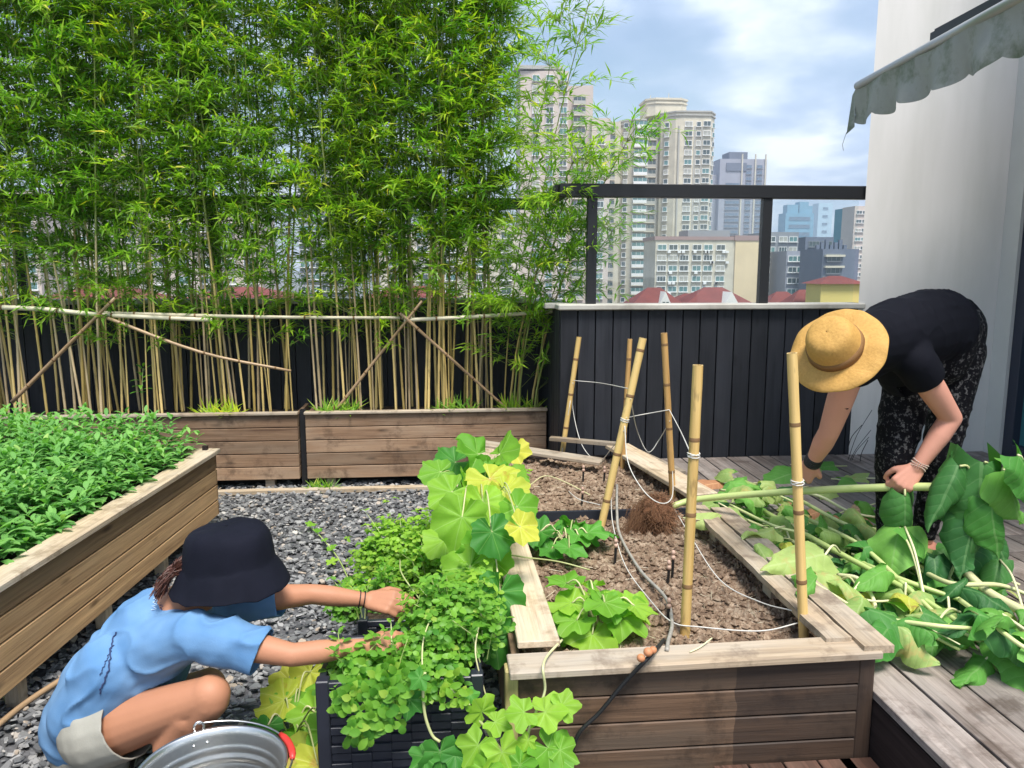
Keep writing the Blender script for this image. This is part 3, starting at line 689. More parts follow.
b=MB()
for p_ in(737.5,750.5,760.5): b.box((XC(p_),YC-.4,ZC(220)),(.7,.8,ZC(160)-ZC(290)))
b.build('pilaster',CM['white'],t)
def simple(name,label,px0,px1,top,Y,mat,wme,cols,pitch,d=14,roof=None,lower=308,extra=None):
    x0=X(px0,Y);x1=X(px1,Y);zt=Zt(top,Y,(px0+px1)/2); t=thing(name,label,'building',((x0+x1)/2,Y,ZG))
    b=MB(); b.box(((x0+x1)/2,Y+d/2,(zt+ZG)/2),(x1-x0,d,zt-ZG)); b.build('wall',mat,t)
    if roof: b=MB(); b.box(((x0+x1)/2,Y+d/2,zt+roof[1]/2),(x1-x0+.6,d+.6,roof[1])); b.build('roof_parapet',roof[0],t)
    z=zt-pitch*.7; zl=Zt(lower,Y,(px0+px1)/2)
    while z>zl:
        for c in cols: place(t,wme,'window',(x0+(x1-x0)*c,Y,z))
        z-=pitch
    return t
we=[winmesh(2.4,1.5,GL[q],CM['wh'],n_) for q,n_ in(('dark',2),('dark',3),('teal',2),('lite',2))]; wf=winmesh(3.4,1.8,GL['dark'],CM['mgrey'],3)
simple('glass_tower','small pale teal glass tower peeping between the cream and grey towers',708,722,160,700,CM['pale'],winmesh(6,2.4,GL['blue'],CM['pale']),(.5,),7)
YE=200; t=simple('apartment_block','cream and yellow apartment block with a plain yellow end wall below the office tower',655,734,240,YE,CM['white'],we,(.08,.22,.36,.52,.66,.82),2.7,12,(CM['brown'],.9))
x0=X(734,YE);x1=X(764,YE);zt=Zt(240,YE,740)
b=MB(); b.box(((x0+x1)/2,YE+5.9,(zt+ZG)/2),(x1-x0,12.6,zt-ZG)); b.build('end_wall',CM['yellow'],t)
b=MB(); b.box(((x0+x1)/2,YE+6,zt+.5),(x1-x0+.6,13.2,1.3)); b.build('roof_parapet',CM['brown'],t)
b=MB(); b.box(((X(688,YE)+X(730,YE))/2,YE+5,zt+1.7),(X(730,YE)-X(688,YE),8,1.6)); b.build('roof_shed',CM['mgrey'],t)
b=MB()
b.cm=0
for k in range(22): b.box((x0-3+random.uniform(-15,1),YE-.45,zt-3.1-2.7*random.randrange(5)),(.8,.5,.6))
b.build('air_conditioner',CM['wh'],t)
simple('apartment_block','grey ribbed apartment block right behind the right rail post',766,797,232,210,CM['mgrey'],we,(.12,.5,.82),2.8)
simple('apartment_block','lower grey block with pale bands in front of the distant blue tower',786,806,251,195,CM['grey'],we,(.3,.75),2.8,10)
simple('apartment_block','dark slate block with a flat roof right of the distant blue tower',804,832,237,230,CM['dgrey'],wf,(.3,.75),3,12)
t=simple('apartment_block','slate block with long white balcony bands next to the white wall',822,858,249,180,CM['dgrey'],wf,(.3,),2.9,12)
b=MB(); zz=Zt(249,180,840)
for k in range(5): b.box((X(833,180),180-.5,zz-1.6-2.6*k),(4.8,1,.5))
b.build('balcony_band',CM['white'],t)
b=MB()
for k in range(7): b.box((X(824+k*4.6,180),184,zz+.5+(k%3)*.3),(.8,.8,1.2+(k%3)*.6))
b.build('roof_plant',CM['dgrey'],t)
t=simple('glass_tower','distant blue tower with a jagged crown seen through the haze',783,811,213,900,CM['blue'],winmesh(9,4,GL['blue'],CM['blue']),(.25,.5,.75),9,20)
b=MB()
for a,b_,c in((785,796,207),(797,806,204),(806,810,208)): b.box(((X(a,900)+X(b_,900))/2,908,Zt(c+8,900,797)),(X(b_,900)-X(a,900),12,24))
b.build('crown',CM['blue'],t)
simple('glass_tower','faint pale slab tower right of the distant blue tower',815,829,203,1200,CM['pale'],winmesh(9,4,GL['blue'],CM['pale']),(.5,),12,20)
simple('glass_tower','narrow teal glass tower beside the white wall',843,851,208,320,CM['teal'],winmesh(2.6,2.2,GL['teal'],CM['teal']),(.5,),3.6,10)
simple('apartment_tower','pale pinkish tower half hidden behind the white wall',851,866,206,310,CM['pink'],we,(.3,.7),3.6,10)
for i,(a,b_,tp,Y,mt,lb) in enumerate(((-60,40,190,150,'pink','pink beige apartment block glimpsed behind the far left bamboo'),(60,140,150,190,'white','white apartment block glimpsed through the bamboo left of the first pole crossing'),(150,262,215,140,'pink','low pinkish block glimpsed behind the middle of the left bamboo'),(300,352,170,200,'mgrey','grey block glimpsed in the gap between the two bamboo clumps'),(380,520,225,170,'white','broad white block glimpsed behind the right bamboo clump'))):
    simple('apartment_block',lb,a,b_,tp,Y,CM[mt],we,(.1,.3,.5,.7,.9),3.0,12)
# red roofed houses
def house(label,a,c,top,eave,Y,wall='gable',cat='house',gable=True):
    x0=X(a,Y);x1=X(c,Y);zt=Zt(top,Y,(a+c)/2);ze=Zt(eave,Y,(a+c)/2); d=(x1-x0)*.8; xm=(x0+x1)/2
    t=thing('house',label,'house',(xm,Y,ZG)); b=MB(); b.box((xm,Y+d/2,(ze+ZG)/2),(x1-x0-.8,d-.8,ze-ZG)); b.build('wall',CM[wall],t)
    b=MB(); r=(x1-x0)*.12; vs=[V(q) for q in((x0,Y,ze),(x1,Y,ze),(x1,Y+d,ze),(x0,Y+d,ze),(xm-r,Y+d*.45,zt),(xm+r,Y+d*.45,zt))]
    b.add(vs,[(0,1,5,4),(1,2,5),(2,3,4,5),(3,0,4),(0,3,2,1)]); rf=b.build('roof',CM['red'],t)
    if gable:
        gw=(x1-x0)*.12; gz=ze+(zt-ze)*.8; b=MB(); gx=xm+(x1-x0)*.1
        b.add([V((gx-gw,Y-.3,ze-1)),V((gx+gw,Y-.3,ze-1)),V((gx+gw,Y-.3,ze)),V((gx,Y-.3,gz)),V((gx-gw,Y-.3,ze)),V((gx-gw,Y+2,ze-1)),V((gx+gw,Y+2,ze-1)),V((gx+gw,Y+2,ze)),V((gx,Y+3,gz)),V((gx-gw,Y+2,ze))],
          [(0,1,2,3,4),(0,5,6,1),(1,6,7,2),(2,7,8,3),(3,8,9,4),(4,9,5,0)]); dm=b.build('dormer',CM['gable'],t)
        b=MB(); b.box((gx-.25*gw,Y-.36,ze+.15*(gz-ze)),(gw*.35,.1,gw*.6)); b.box((gx+.3*gw,Y-.36,ze+.15*(gz-ze)),(gw*.35,.1,gw*.6)); b.build('dormer_window',GL['dark'],dm)
    return t
house('red roofed house with a white dormer just above the coping under the cream tower',632,688,288,306,90)
house('red roofed house with a white dormer below the yellow end wall',684,764,288,308,88)
house('low red roofed house behind and between the two white dormers',672,720,294,304,110,gable=False)
house('faded red roof sloping just right of the right rail post',768,812,292,306,75,gable=False)
house('faded red roof just left of the yellow house',792,832,290,306,70,gable=False)
house('yellow walled house under a red roof beside the white wall',820,870,276,284,66,'house_y',gable=False)
for i,(a,c,tp,Y) in enumerate(((20,150,285,60),(160,300,288,64),(345,470,287,62))):
    house('red roof glimpsed low behind the bamboo, '+('at the far left','in the middle of the left clump','behind the right clump')[i],a,c,tp,303,Y,gable=False)
flush()
# ---------------------------------------------------------------- bamboo
def culm(i,H,lean=(0,0),light=False,low=.85,dens=1.0,cm='culm_y',seed=0,spread=1.):
    r4=random.Random(100+seed); t=thing('bamboo_plant','x','bamboo',(0,0,0))
    b=MB(); bend=V((r4.uniform(-.25,.25)+lean[0],r4.uniform(-.2,.12)+lean[1],0)); pts=[];rad=[];nz=[];z=0
    def at(z): s=z/H; return V((0,0,z))+V((bend.x*s**1.6,bend.y*s**1.6,-abs(bend.length)*.22*s**3))+V((math.sin(z*2.1+seed),math.cos(z*1.7+seed),0))*.012*s
    r0=r4.uniform(.0045,.0088)
    while z<H:
        s=z/H; r_=r0*(1-.78*s); pts+=[at(z),at(z+.012)]; rad+=[r_*1.17,r_]; nz.append(z); z+=.15+.10*min(1,s*3)+r4.uniform(-.01,.02)
    pts.append(at(H)); rad.append(.0012); b.tube(pts,rad,7,rnd=r4.random())
    for fi,f in enumerate(b.f):
        if len(f)<5 and b.v[f[0]].z>.95: b.mi[fi]=1
    b.build('culm',[M[cm],M['culm_g']],t,smooth=True)
    tw=MB(); lf=MB()
    for zi,z in enumerate(nz):
        if z<low*r4.uniform(.55,1.1) : continue
        s=z/H; nb=(r4.choice((6,7,7,8)) if z>low+.7 else r4.choice((5,6,7))) if z>low+.3 else r4.choice((1,2,3))
        for _ in range(int(nb*dens+.5)):
            a=r4.uniform(0,6.28); el=r4.uniform(.35,1.0); L=r4.uniform(.22,.48)*(1.1-.35*s)*spread
            d=V((math.cos(a)*math.cos(el),math.sin(a)*math.cos(el),math.sin(el))); p0=at(z); sag=r4.uniform(.15,.5)
            def tp(q): return p0+d*(L*q)+V((0,0,-sag*L*q*q))
            tw.tube([tp(0),tp(.5),tp(1)],[.0018,.0013,.0007],3,cap=False)
            q=.25
            while q<=1.0:
                p=tp(q); 
                for k in range(r4.choice((3,4,4,5))):
                    dd=(d+V((r4.gauss(0,.55),r4.gauss(0,.55),r4.gauss(-.25,.4)))).normalized()
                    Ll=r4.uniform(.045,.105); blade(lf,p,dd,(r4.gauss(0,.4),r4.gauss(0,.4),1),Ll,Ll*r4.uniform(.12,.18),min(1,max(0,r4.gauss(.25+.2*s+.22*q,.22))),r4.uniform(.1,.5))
                q+=r4.uniform(.11,.19)
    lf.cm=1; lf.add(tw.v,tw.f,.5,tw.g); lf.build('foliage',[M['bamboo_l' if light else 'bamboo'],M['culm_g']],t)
    return t
protos=[culm(i,3.1+.12*i,seed=i,light=(i%4==3),cm=('culm_y','culm_p','culm_y','culm_y','culm_p')[i%5],low=(.72,.85,.6,.8)[i%4]) for i in range(11)]
rb=random.Random(21); used=set()
def put(proto,x,y,label,group,s=1.,rz=None):
    if proto.name not in used: used.add(proto.name); o=proto
    else: o=copy_tree(proto)
    o.location=(x,y,.47); o.rotation_euler=(rb.gauss(0,.03),rb.gauss(0,.035),rb.uniform(0,6.28) if rz is None else rz); o.scale=(s,s,s*rb.uniform(.93,1.07)); tag(o,label,'bamboo',group); return o
def row(x0,x1,n,label,group,gap=None):
    cs=[x0+(x1-x0)*(k+.5)/(n/4)+rb.uniform(-.07,.07) for k in range(int(n/4))]
    for k in range(n):
        x=rb.choice(cs)+rb.gauss(0,.055) if rb.random()<.65 else rb.uniform(x0,x1)
        x=min(max(x,x0),x1); y=5.30+rb.uniform(-.14,.20)
        put(protos[rb.randrange(11)],x,y,label,group,rb.uniform(.9,1.12))
row(-3.2,-1.02,80,'slender bamboo cane in the dense clump behind the leafy raised bed','bamboo canes in the left back planter')
row(-.86,.34,54,'slender bamboo cane in the clump right of the black gap post','bamboo canes in the right back planter')
# light, arching ones at the right end
edge=[culm(20+i,h,lean=(lx,ly),light=True,low=lo,dens=1.2,cm='culm_y' if i%2 else 'culm_g',seed=40+i,spread=sp) for i,(h,lx,ly,lo,sp) in enumerate(((3.1,.32,-.2,.5,1.25),(2.0,.42,-.5,.3,1.2),(1.45,.36,-.5,.05,1.2),(2.7,.2,-.2,.6,1.2)))]
for k,(e,x,y) in enumerate(((0,.46,5.2),(1,.58,5.2),(2,.60,5.17),(3,.40,5.22),(2,.50,5.19),(1,.50,5.3),(2,.63,5.22),(1,.44,5.22))):
    put(edge[e],x,y,'arching yellow green bamboo cane leaning over the right end of the back planter','arching bamboo canes at the planter end',rb.uniform(.95,1.05),rb.uniform(-.25,.25))
# tied poles in front of the bamboo
def pole(name,label,pts,r0,mt,rnd=None,grp=None,node=.35):
    t=thing(name,label,'pole',pts[0],grp); b=MB(); q=curve(pts,5) if len(pts)>2 else [V(pts[0]).lerp(V(pts[1]),k/12) for k in range(13)]
    b.tube(q,[r0*(1-.25*i/len(q)) for i in range(len(q))],10,rnd=rnd); b.build('cane',mt,t,smooth=True)
    L=sum((q[i+1]-q[i]).length for i in range(len(q)-1)); s=node*.6; 
    while s<L-.03:
        a=0
        for i in range(len(q)-1):
            l=(q[i+1]-q[i]).length
            if a+l>=s: p=q[i].lerp(q[i+1],(s-a)/l); d=(q[i+1]-q[i]).normalized(); break
            a+=l
        rr=r0*(1-.25*s/L)*1.10
        n=MB(); n.tube([p-d*.006,p-d*.002,p+d*.002,p+d*.006],[rr*.95,rr*1.1,rr*1.1,rr*.95],10); n.build('node_ring',M['node'],t,smooth=True); s+=node*U(.85,1.1)
    return t
YP=5.07; g='horizontal poles tied across the bamboo'
T=lambda x,y,Y=YP: P(x,y,Y=Y)
pole('bamboo_pole','pale horizontal pole across the bamboo from the left edge to the left crossing',[T(-160,298),T(-30,306),T(40,309),T(105,315),T(212,320)],.017,M['polepale'],.9,g)
pole('bamboo_pole','long pale horizontal pole across the bamboo between the two crossings',[T(100,313,YP+.03),T(260,317,YP+.03),T(412,318,YP+.03)],.013,M['polepale'],.5,g)
pole('bamboo_pole','pale horizontal pole from the right crossing out to the black parapet',[T(404,320),T(470,317),T(560,311,4.95),T(606,308,4.85)],.014,M['polepale'],.7,g)
g='slanting poles tied to the horizontal poles'
pole('slanting_pole','brown slanting pole rising from the leafy bed to the left crossing',[T(12,402,YP-.04),T(115,298,YP-.04)],.013,M['polebrown'],.5,g,.25)
pole('slanting_pole','thin slanting pole falling rightwards from the left crossing',[T(97,314,YP-.02),T(200,352,YP-.02),T(291,371,YP+.02)],.011,M['polebrown'],.9,g,.25)
pole('slanting_pole','slanting pole rising from the planter to the right crossing',[T(333,414,YP+.1),T(422,301,YP-.03)],.011,M['polebrown'],.7,g,.25)
pole('slanting_pole','slanting pole falling rightwards from the right crossing to the planter',[T(400,313,YP-.02),T(515,416,YP+.1)],.011,M['polebrown'],.6,g,.25)
# ---------------------------------------------------------------- leafy crop in the raised bed
rc=random.Random(9); b=MB()
def sprig(b,p,h,n,L,lean,rr,W=.42,wl=None):
    a0=rr.uniform(0,6.28); 
    for k in range(n):
        q=(k+1)/n; a=a0+k*2.4; el=.15+.9*q**2; d=V((math.cos(a)*math.cos(el),math.sin(a)*math.cos(el),math.sin(el)))
        c=V(p)+V((lean[0]*q*q,lean[1]*q*q,h*(.45+.55*q))); l=L*rr.uniform(.75,1.2)*(1.05-.4*q)
        leaf(b,c+d*.008,d,(0,0,1),l,l*W*rr.uniform(.8,1.15),rr.uniform(.15,.4),rr.uniform(.15,.6),min(1,max(0,rr.gauss(.35+.25*q,.2))))
for _ in range(2200):
    s=rc.uniform(-.02,3.1); o=rc.uniform(.09,1.85); p=LB(s,o,.40)
    hz=.22+.10*noise.noise(V((p.x*2.2,p.y*2.2,5)))+rc.uniform(-.05,.06)
    if o<.22: hz*=.62
    if o>.6: hz+=.05
    sprig(b,p,hz,rc.choice((9,11,13)),rc.uniform(.060,.098),(rc.gauss(0,.03),rc.gauss(0,.03)),rc)
tag(b.build('leafy_crop',M['crop'],smooth=True),'dense cover of pointed bright green leaves filling the raised bed','greens',kind='stuff')
def smallplant(name,label,p,h,n,L,mt,W=.42,cat='plant',stems=1,rad=.02,group=None,r5=None,stemw=.0022):
    r5=r5 or random.Random(int(p[0]*1000+p[1]*77)); t=thing(name,label,cat,p,group); lb=MB();sb=MB()
    for k in range(stems):
        q=V(p)+V((r5.uniform(-rad,rad),r5.uniform(-rad,rad),0)); le=(r5.gauss(0,.03)+(q.x-p[0])*.8,r5.gauss(0,.03)+(q.y-p[1])*.8)
        hh=h*r5.uniform(.75,1.1); sb.tube([q,q+V((le[0]*.3,le[1]*.3,hh*.6)),q+V((le[0],le[1],hh))],[stemw,stemw*.8,stemw*.5],5)
        sprig(lb,q,hh,n,L,le,r5,W)
    sb.build('stem',M['stem'],t); lb.build('foliage',mt,t,smooth=True); return t
smallplant('leafy_plant','taller bright sprig standing up at the far corner of the leafy bed',LB(.10,.25,.42),.26,12,.08,M['crop'])
smallplant('leafy_plant','lone leafy shoot between the bamboo canes behind the leafy bed',T(140,418,5.2),.33,13,.09,M['herb'])
for x,lb in((338,'left end of the right back planter'),(520,'right end of the right back planter'),(455,'middle of the right back planter'),(222,'right part of the left back planter')):
    p=P(x,416,Y=5.16); p.z=.47; t=thing('grass_tuft','tuft of narrow green weeds in the '+lb,'weed',p,'weeds in the back planters'); b=MB()
    for _ in range(90): a=U(0,6.28);e=U(.4,1.5); q=p+V((U(-.12,.12),U(-.03,.05),0)); blade(b,q,(math.cos(a)*math.cos(e),math.sin(a)*math.cos(e),math.sin(e)),(0,-.5,1),U(.06,.17),.012,None,U(.1,.5))
    b.build('blades',M['bamboo_l'],t)
p=P(322,480,Y=5.03); t=thing('grass_tuft','green weed tuft growing at the foot of the right back planter','weed',(p.x,p.y,0)); b=MB()
for _ in range(110): a=U(0,6.28);e=U(.3,1.4); q=V((p.x+U(-.07,.07),p.y+U(-.03,.02),0.0)); blade(b,q,(math.cos(a)*math.cos(e),math.sin(a)*math.cos(e),math.sin(e)),(0,-.5,1),U(.04,.10),.01,None,U(.1,.5))
b.build('blades',M['bamboo'],t)
# ---------------------------------------------------------------- bamboo stakes in the soil
def stake(label,top,bot,w,Zs=.33,Yt=None,mt='stake',rnd=.6,hollow=True):
    b0=P(*bot,Z=Zs); t0=P(*top,Y=(Yt if Yt else b0.y)); d=(t0-b0).normalized(); r=w
    t=thing('bamboo_stake',label,'stake',b0,'bamboo stakes standing in the soil planters'); b=MB(); n=14; a=b0-d*.12
    L=(t0-a).length; q=[a+d*(L*k/n) for k in range(n+1)]
    b.tube(q,[r*(1+.02*math.sin(k*3)) for k in range(n+1)],14,rnd=rnd,cap=False)
    b.tube([t0,t0-d*.05],[r*.72,r*.72],14,rnd=.0,cap=False); 
    vs=[];u=d.orthogonal().normalized();v_=d.cross(u)
    for rr in(r,r*.72): vs+=[t0+(u*math.cos(2*PI*k/14)+v_*math.sin(2*PI*k/14))*rr for k in range(14)]
    b.add(vs,[(k,(k+1)%14,(k+1)%14+14,k+14) for k in range(14)],.9)
    b.build('cane',M[mt],t,smooth=True); s=.24+random.random()*.1
    while s<L-.03:
        p=a+d*s; n_=MB(); n_.tube([p-d*.007,p-d*.003,p,p+d*.004,p+d*.007],[r*1.0,r*1.10,r*1.02,r*1.07,r*.99],14,cap=False); n_.build('node_ring',M['node'],t,smooth=True); s+=U(.19,.27)
    return t,b0,t0
S1=stake('thin stake leaning right, leftmost of the stakes',(579,337),(562,455),.0155)
S2=stake('short stake half hidden behind the leaning pair by the divider',(630,339),(622,470),.0135,mt='stake_d')
S3=stake('stake leaning to the right, its foot by the black divider',(643,338),(601,527),.0165,rnd=.9)
S4=stake('nearly upright stake behind the brown root ball',(664,333),(673,500),.0155,mt='stake_d')
S5=stake('thick upright stake with a dark split in the middle of the front planter',(698,365),(685,634),.0155,rnd=.5)
S6=stake('thick upright stake nearest the right edge board of the front planter',(792,353),(804,640),.0150,rnd=.7)
def ontop(S,y): # point on stake at picture height y
    lo,hi=0.,1.
    f=lambda q:(S[1].lerp(S[2],q))
    for _ in range(30):
        m_=(lo+hi)/2; p=f(m_)-CAM; yy=384-FOC*p.dot(_u)/p.dot(_f)
        if yy>y: lo=m_
        else: hi=m_
    return f(lo)
def string(name,label,pts,r=.0022,mt='twine',cat='string',n=7,group=None,smooth=True):
    b=MB(); b.tube(curve(pts,n),r,6); return tag(b.build(name,M[mt],smooth=True),label,cat,group)
A=lambda x,y,Y:P(x,y,Y=Y)
fr_=V((0,-.02,0))
string('garden_twine','white twine from the leftmost stake straight across to the leaning pair',[ontop(S1,380)+fr_,A(600,383,4.3),ontop(S3,389)+fr_*.5])
string('garden_twine','white twine hanging in a loop from the leftmost stake down to the soil',[ontop(S1,382)+fr_,A(573,410,4.6),A(582,445,4.4),A(598,461,4.2),A(612,448,3.9),ontop(S3,430)+fr_])
string('garden_twine','white twine dropping from the leftmost stake to the far soil',[ontop(S1,400)+fr_,A(562,452,4.5),A(562,478,4.2),P(575,497,Z=.36),P(600,505,Z=.36)])
string('garden_twine','white twine from the leaning stake across to the stake behind the root ball',[ontop(S3,417)+fr_,A(640,415,3.6),ontop(S4,409)+fr_])
string('garden_twine','white twine sagging between the leaning stake and the stake behind the root ball',[ontop(S3,398)+fr_,A(637,430,3.6),A(648,452,3.65),A(659,440,3.7),ontop(S4,420)+fr_])
string('garden_twine','white twine from the root ball stake down right to the split stake',[ontop(S4,409)+fr_,A(680,430,3.3),ontop(S5,453)+V((-.012,-.01,0))])
string('garden_twine','long white twine looping down before the brown root ball',[ontop(S3,425)+fr_,A(628,462,3.1),A(643,490,2.95),A(660,503,2.9),A(672,497,3.0),ontop(S4,470)+fr_])
string('garden_twine','long white twine running from the root ball to the foot of the right stake',[A(672,505,3.3),P(690,535,Z=.40),P(720,580,Z=.37),P(760,602,Z=.37),P(798,612,Y=2.15)])
string('garden_twine','pale string lying along the soil from the black divider to the front edge board',[P(611,497,Z=.40),P(613,525,Z=.37),P(625,565,Z=.36),P(650,600,Z=.36),P(672,622,Z=.36),P(700,627,Z=.37),P(760,631,Z=.37),P(802,622,Y=2.14)])
for S,y,lb in((S5,455,'twine knot wound round the middle of the split stake'),(S6,482,'twine knot wound round the stake nearest the right edge board'),(S3,420,'twine knot wound round the leaning stake')):
    p=ontop(S,y); d=(S[2]-S[1]).normalized(); u=d.orthogonal().normalized(); w_=d.cross(u); b=MB()
    b.tube([p+(u*math.cos(k*.8)+w_*math.sin(k*.8))*.0185+d*(.006*math.sin(k*.53)) for k in range(28)],.0019,5); tag(b.build('twine_knot',M['twine'],smooth=True),lb,'twine')
# hoses and drippers
string('drip_hose','grey drip hose snaking along the soil of the front planter',[P(617,485,Z=.44),P(617,512,Z=.40),P(620,535,Z=.36),P(640,570,Z=.36),P(665,597,Z=.355),P(672,622,Z=.36),P(668,642,Z=.40),P(667,650,Z=.412)],.0062,'hosegrey','hose',8)
string('feeder_hose','black hose running over the front edge board and down the planter boards',[P(664,640,Z=.40),P(657,648,Z=.42),P(648,658,Y=1.87),P(625,682,Y=1.885),P(600,712,Y=1.89),P(578,735,Y=1.885),P(568,770,Y=1.88),P(560,815,Y=1.87)],.0062,'hose','hose',8)
M['clay']=plain('orange_joint',(.52,.22,.10),.6,.15,60)
t=thing('hose_joint','orange lumpy joint on the black hose over the front edge board','hose joint',P(646,654,Y=1.865)); b=MB()
for c,r in((P(641,658,Y=1.868),.0105),(P(648,652,Y=1.868),.0115),(P(653,650,Y=1.872),.0095)): b.lathe([(.001+r*math.sin(PI*k/8),-r*math.cos(PI*k/8)) for k in range(9)],12,c,closed=True)
b.build('joint',M['clay'],t,smooth=True)
def dripper(x,y,h,lb,Z=.35):
    p=P(x,y,Z=Z); t=thing('drip_emitter',lb,'dripper',p,'drippers in the soil'); b=MB(); b.tube([p-V((0,0,.02)),p+V((.002,0,h))],[.005,.0055],8); b.build('spike',M['hose'],t)
    b=MB(); q=p+V((.002,0,h)); b.tube([q,q+V((0,0,.008)),q+V((0,0,.016))],[.0062,.009,.005],10); b.tube([q+V((0,0,.017)),q+V((0,0,.026)),q+V((0,0,.034))],[.005,.0085,.004],10); b.build('cap',M['node_p'],t,smooth=True)
M['node_p']=plain('dripper_cap',(.50,.33,.25),.6,.15,60)
for x,y,h,lb in((615,560,.05,'black dripper with a pale cap beside the pale string'),(668,580,.04,'black dripper with a pale cap left of the split stake'),(672,578,.07,'taller black dripper with a brown cap just left of the split stake'),(648,528,.03,'short dripper in front of the root ball'),(582,500,.03,'dripper at the left of the far soil'),(604,478,.03,'dripper near the loose plank in the far soil'),(583,478,.035,'dripper at the left end of the far soil'),(668,614,.02,'low dripper where the hose meets the front board')):
    dripper(x,y,h,lb)
string('white_vine','thin pale runner stem crossing the left edge board of the front planter',[P(478,590,Z=.25),P(490,568,Z=.36),P(505,556,Z=.44),P(530,558,Z=.44),P(560,562,Z=.40),P(590,570,Z=.37)],.003,'vine','stem')
string('dry_vine','pale dry stem hanging over the front left corner of the front planter',[P(562,640,Z=.42),P(548,655,Z=.42),P(543,668,Y=1.85),P(545,690,Y=1.85),P(538,710,Y=1.84)],.0036,'stem_p','stem')
string('dry_twig','small dry twig lying on the front edge board of the planter',[P(690,652,Z=.411),P(700,647,Z=.414),P(712,638,Z=.42)],.002,'stem_p','twig')
string('thin_vine','thin pale stem lying on the far soil',[P(530,485,Z=.38),P(545,476,Z=.38),P(565,482,Z=.38),P(590,495,Z=.36)],.0028,'vine','stem')
# wispy dark twigs by the wall behind the bending woman
b=MB()
for k,(x0,y0,x1,y1) in enumerate(((848,460,872,410),(846,470,871,430),(850,465,869,437),(860,470,868,440),(848,448,862,425))): b.tube(curve([A(x0,y0,4.45),A((x0+x1)/2-3,(y0+y1)/2,4.4),A(x1,y1,4.4)],4),.0022,4)
tag(b.build('bare_twigs',M['hose']),'thin dark bare twigs against the white wall behind the bending woman','twigs')
# ---------------------------------------------------------------- root ball
p0=P(656,528,Z=.34); b=MB(); prof=[(.001,-.04)]+[(.075*math.sin(PI*(k+1)/12)**.7,-.04+.17*(k+1)/12) for k in range(11)]
def wb(p,q,i): 
    return p+noise.noise_vector(p*28)*.022
t=thing('root_ball','hairy brown root ball of the pulled up stalk resting on the planter divider','root ball',p0)
b.lathe(prof,26,p0+V((0,0,.02)),wob=wb); M['root']=plain('root_fibre',(.17,.075,.035),.95,.3,60,bump=.8,bscale=160); b.build('ball',M['root'],t,smooth=True)
b=MB(); 
for _ in range(1500):
    a=U(0,6.28); e=U(-.9,1.3); n_=V((math.cos(a)*math.cos(e),math.sin(a)*math.cos(e),math.sin(e))); c=p0+V((0,0,.06))+V((n_.x*.068,n_.y*.068,n_.z*.075)); L=U(.02,.05); w_=V((U(-1,1),U(-1,1),U(-1.2,.3)))
    b.tube([c,c+(n_+w_*.5)*L*.5,c+(n_*.6+w_)*L],[.0011,.0009,.0004],3,cap=False)
for _ in range(160):
    c=p0+V((-.08+U(-.03,.03),U(-.05,.03),U(0,.12))); b.tube([c,c+V((U(-.03,-.005),U(-.02,.0),-.04)),V((c.x-U(.02,.07),c.y-U(0,.03),.335))],[.0011,.0009,.0004],3,cap=False)
b.build('root_fibres',plain('root_hair',(.20,.10,.05),.9,.3,50),t)
# ---------------------------------------------------------------- squash plants
def squash(name,label,root,leaves,mt,group=None,cat='squash plant',stem='vine',dep=.3):
    """leaves: (centre, direction, normal, size, rnd)"""
    t=thing(name,label,cat,root,group); sb=MB()
    for k,(c,d,n,S,rn,*mm) in enumerate(leaves):
        c=V(c); r=V(root); mid=r.lerp(c,.6)+V((0,0,.02+.25*(c-r).length*(1 if c.z>=r.z-.02 else .2))); sb.tube(curve([r,mid,c],5),[.0030]*11 if False else .0028,6,rnd=random.random())
        lb=MB(); palm(lb,c,d,n,S,wave=U(.06,.12),cup=U(.08,.2),droop=U(.1,.35),rnd=rn,depth=dep); lb.build('leaf',M[mm[0]] if mm else mt,t,smooth=True)
    sb.build('stalks',M[stem],t,smooth=True); return t
def spread(root,n,rad,S,zr=(.05,.14),rr=None,arc=(0,6.28),tilt=.5):
    rr=rr or random; L=[]
    for k in range(n):
        a=arc[0]+(arc[1]-arc[0])*(k+rr.uniform(-.3,.3))/n; q=rad*rr.uniform(.35,1.); d=V((math.cos(a),math.sin(a),rr.uniform(-.35,.2)))
        c=V(root)+V((math.cos(a)*q,math.sin(a)*q,rr.uniform(*zr))); nn=V((math.cos(a)*tilt*.6+rr.gauss(0,.15),math.sin(a)*tilt*.6-.25+rr.gauss(0,.15),1)); L.append((c,d,nn,S*rr.uniform(.75,1.15),rr.random()))
    return L
r6=random.Random(31)
c1=P(598,632,Z=.33); squash('squash_plant','bushy young squash plant on the soil at the front left of the front planter',c1,spread(c1,16,.135,.092,(.03,.13),r6),M['squash'])
sb=smallplant('squash_shoot','upright fuzzy shoot tip rising from the bushy squash plant',c1+V((-.01,.0,.08)),.09,7,.035,M['herb_lime'],.5)
c2=P(568,553,Z=.33); squash('squash_plant','dark green squash plant near the divider at the left of the front planter',c2,spread(c2,11,.14,.092,(.03,.11),r6),M['squash_d'])
c3=P(520,480,Z=.36); squash('squash_plant','small light squash seedling at the left edge of the far soil planter',c3,spread(c3,5,.06,.04,(.02,.07),r6),M['squash'])
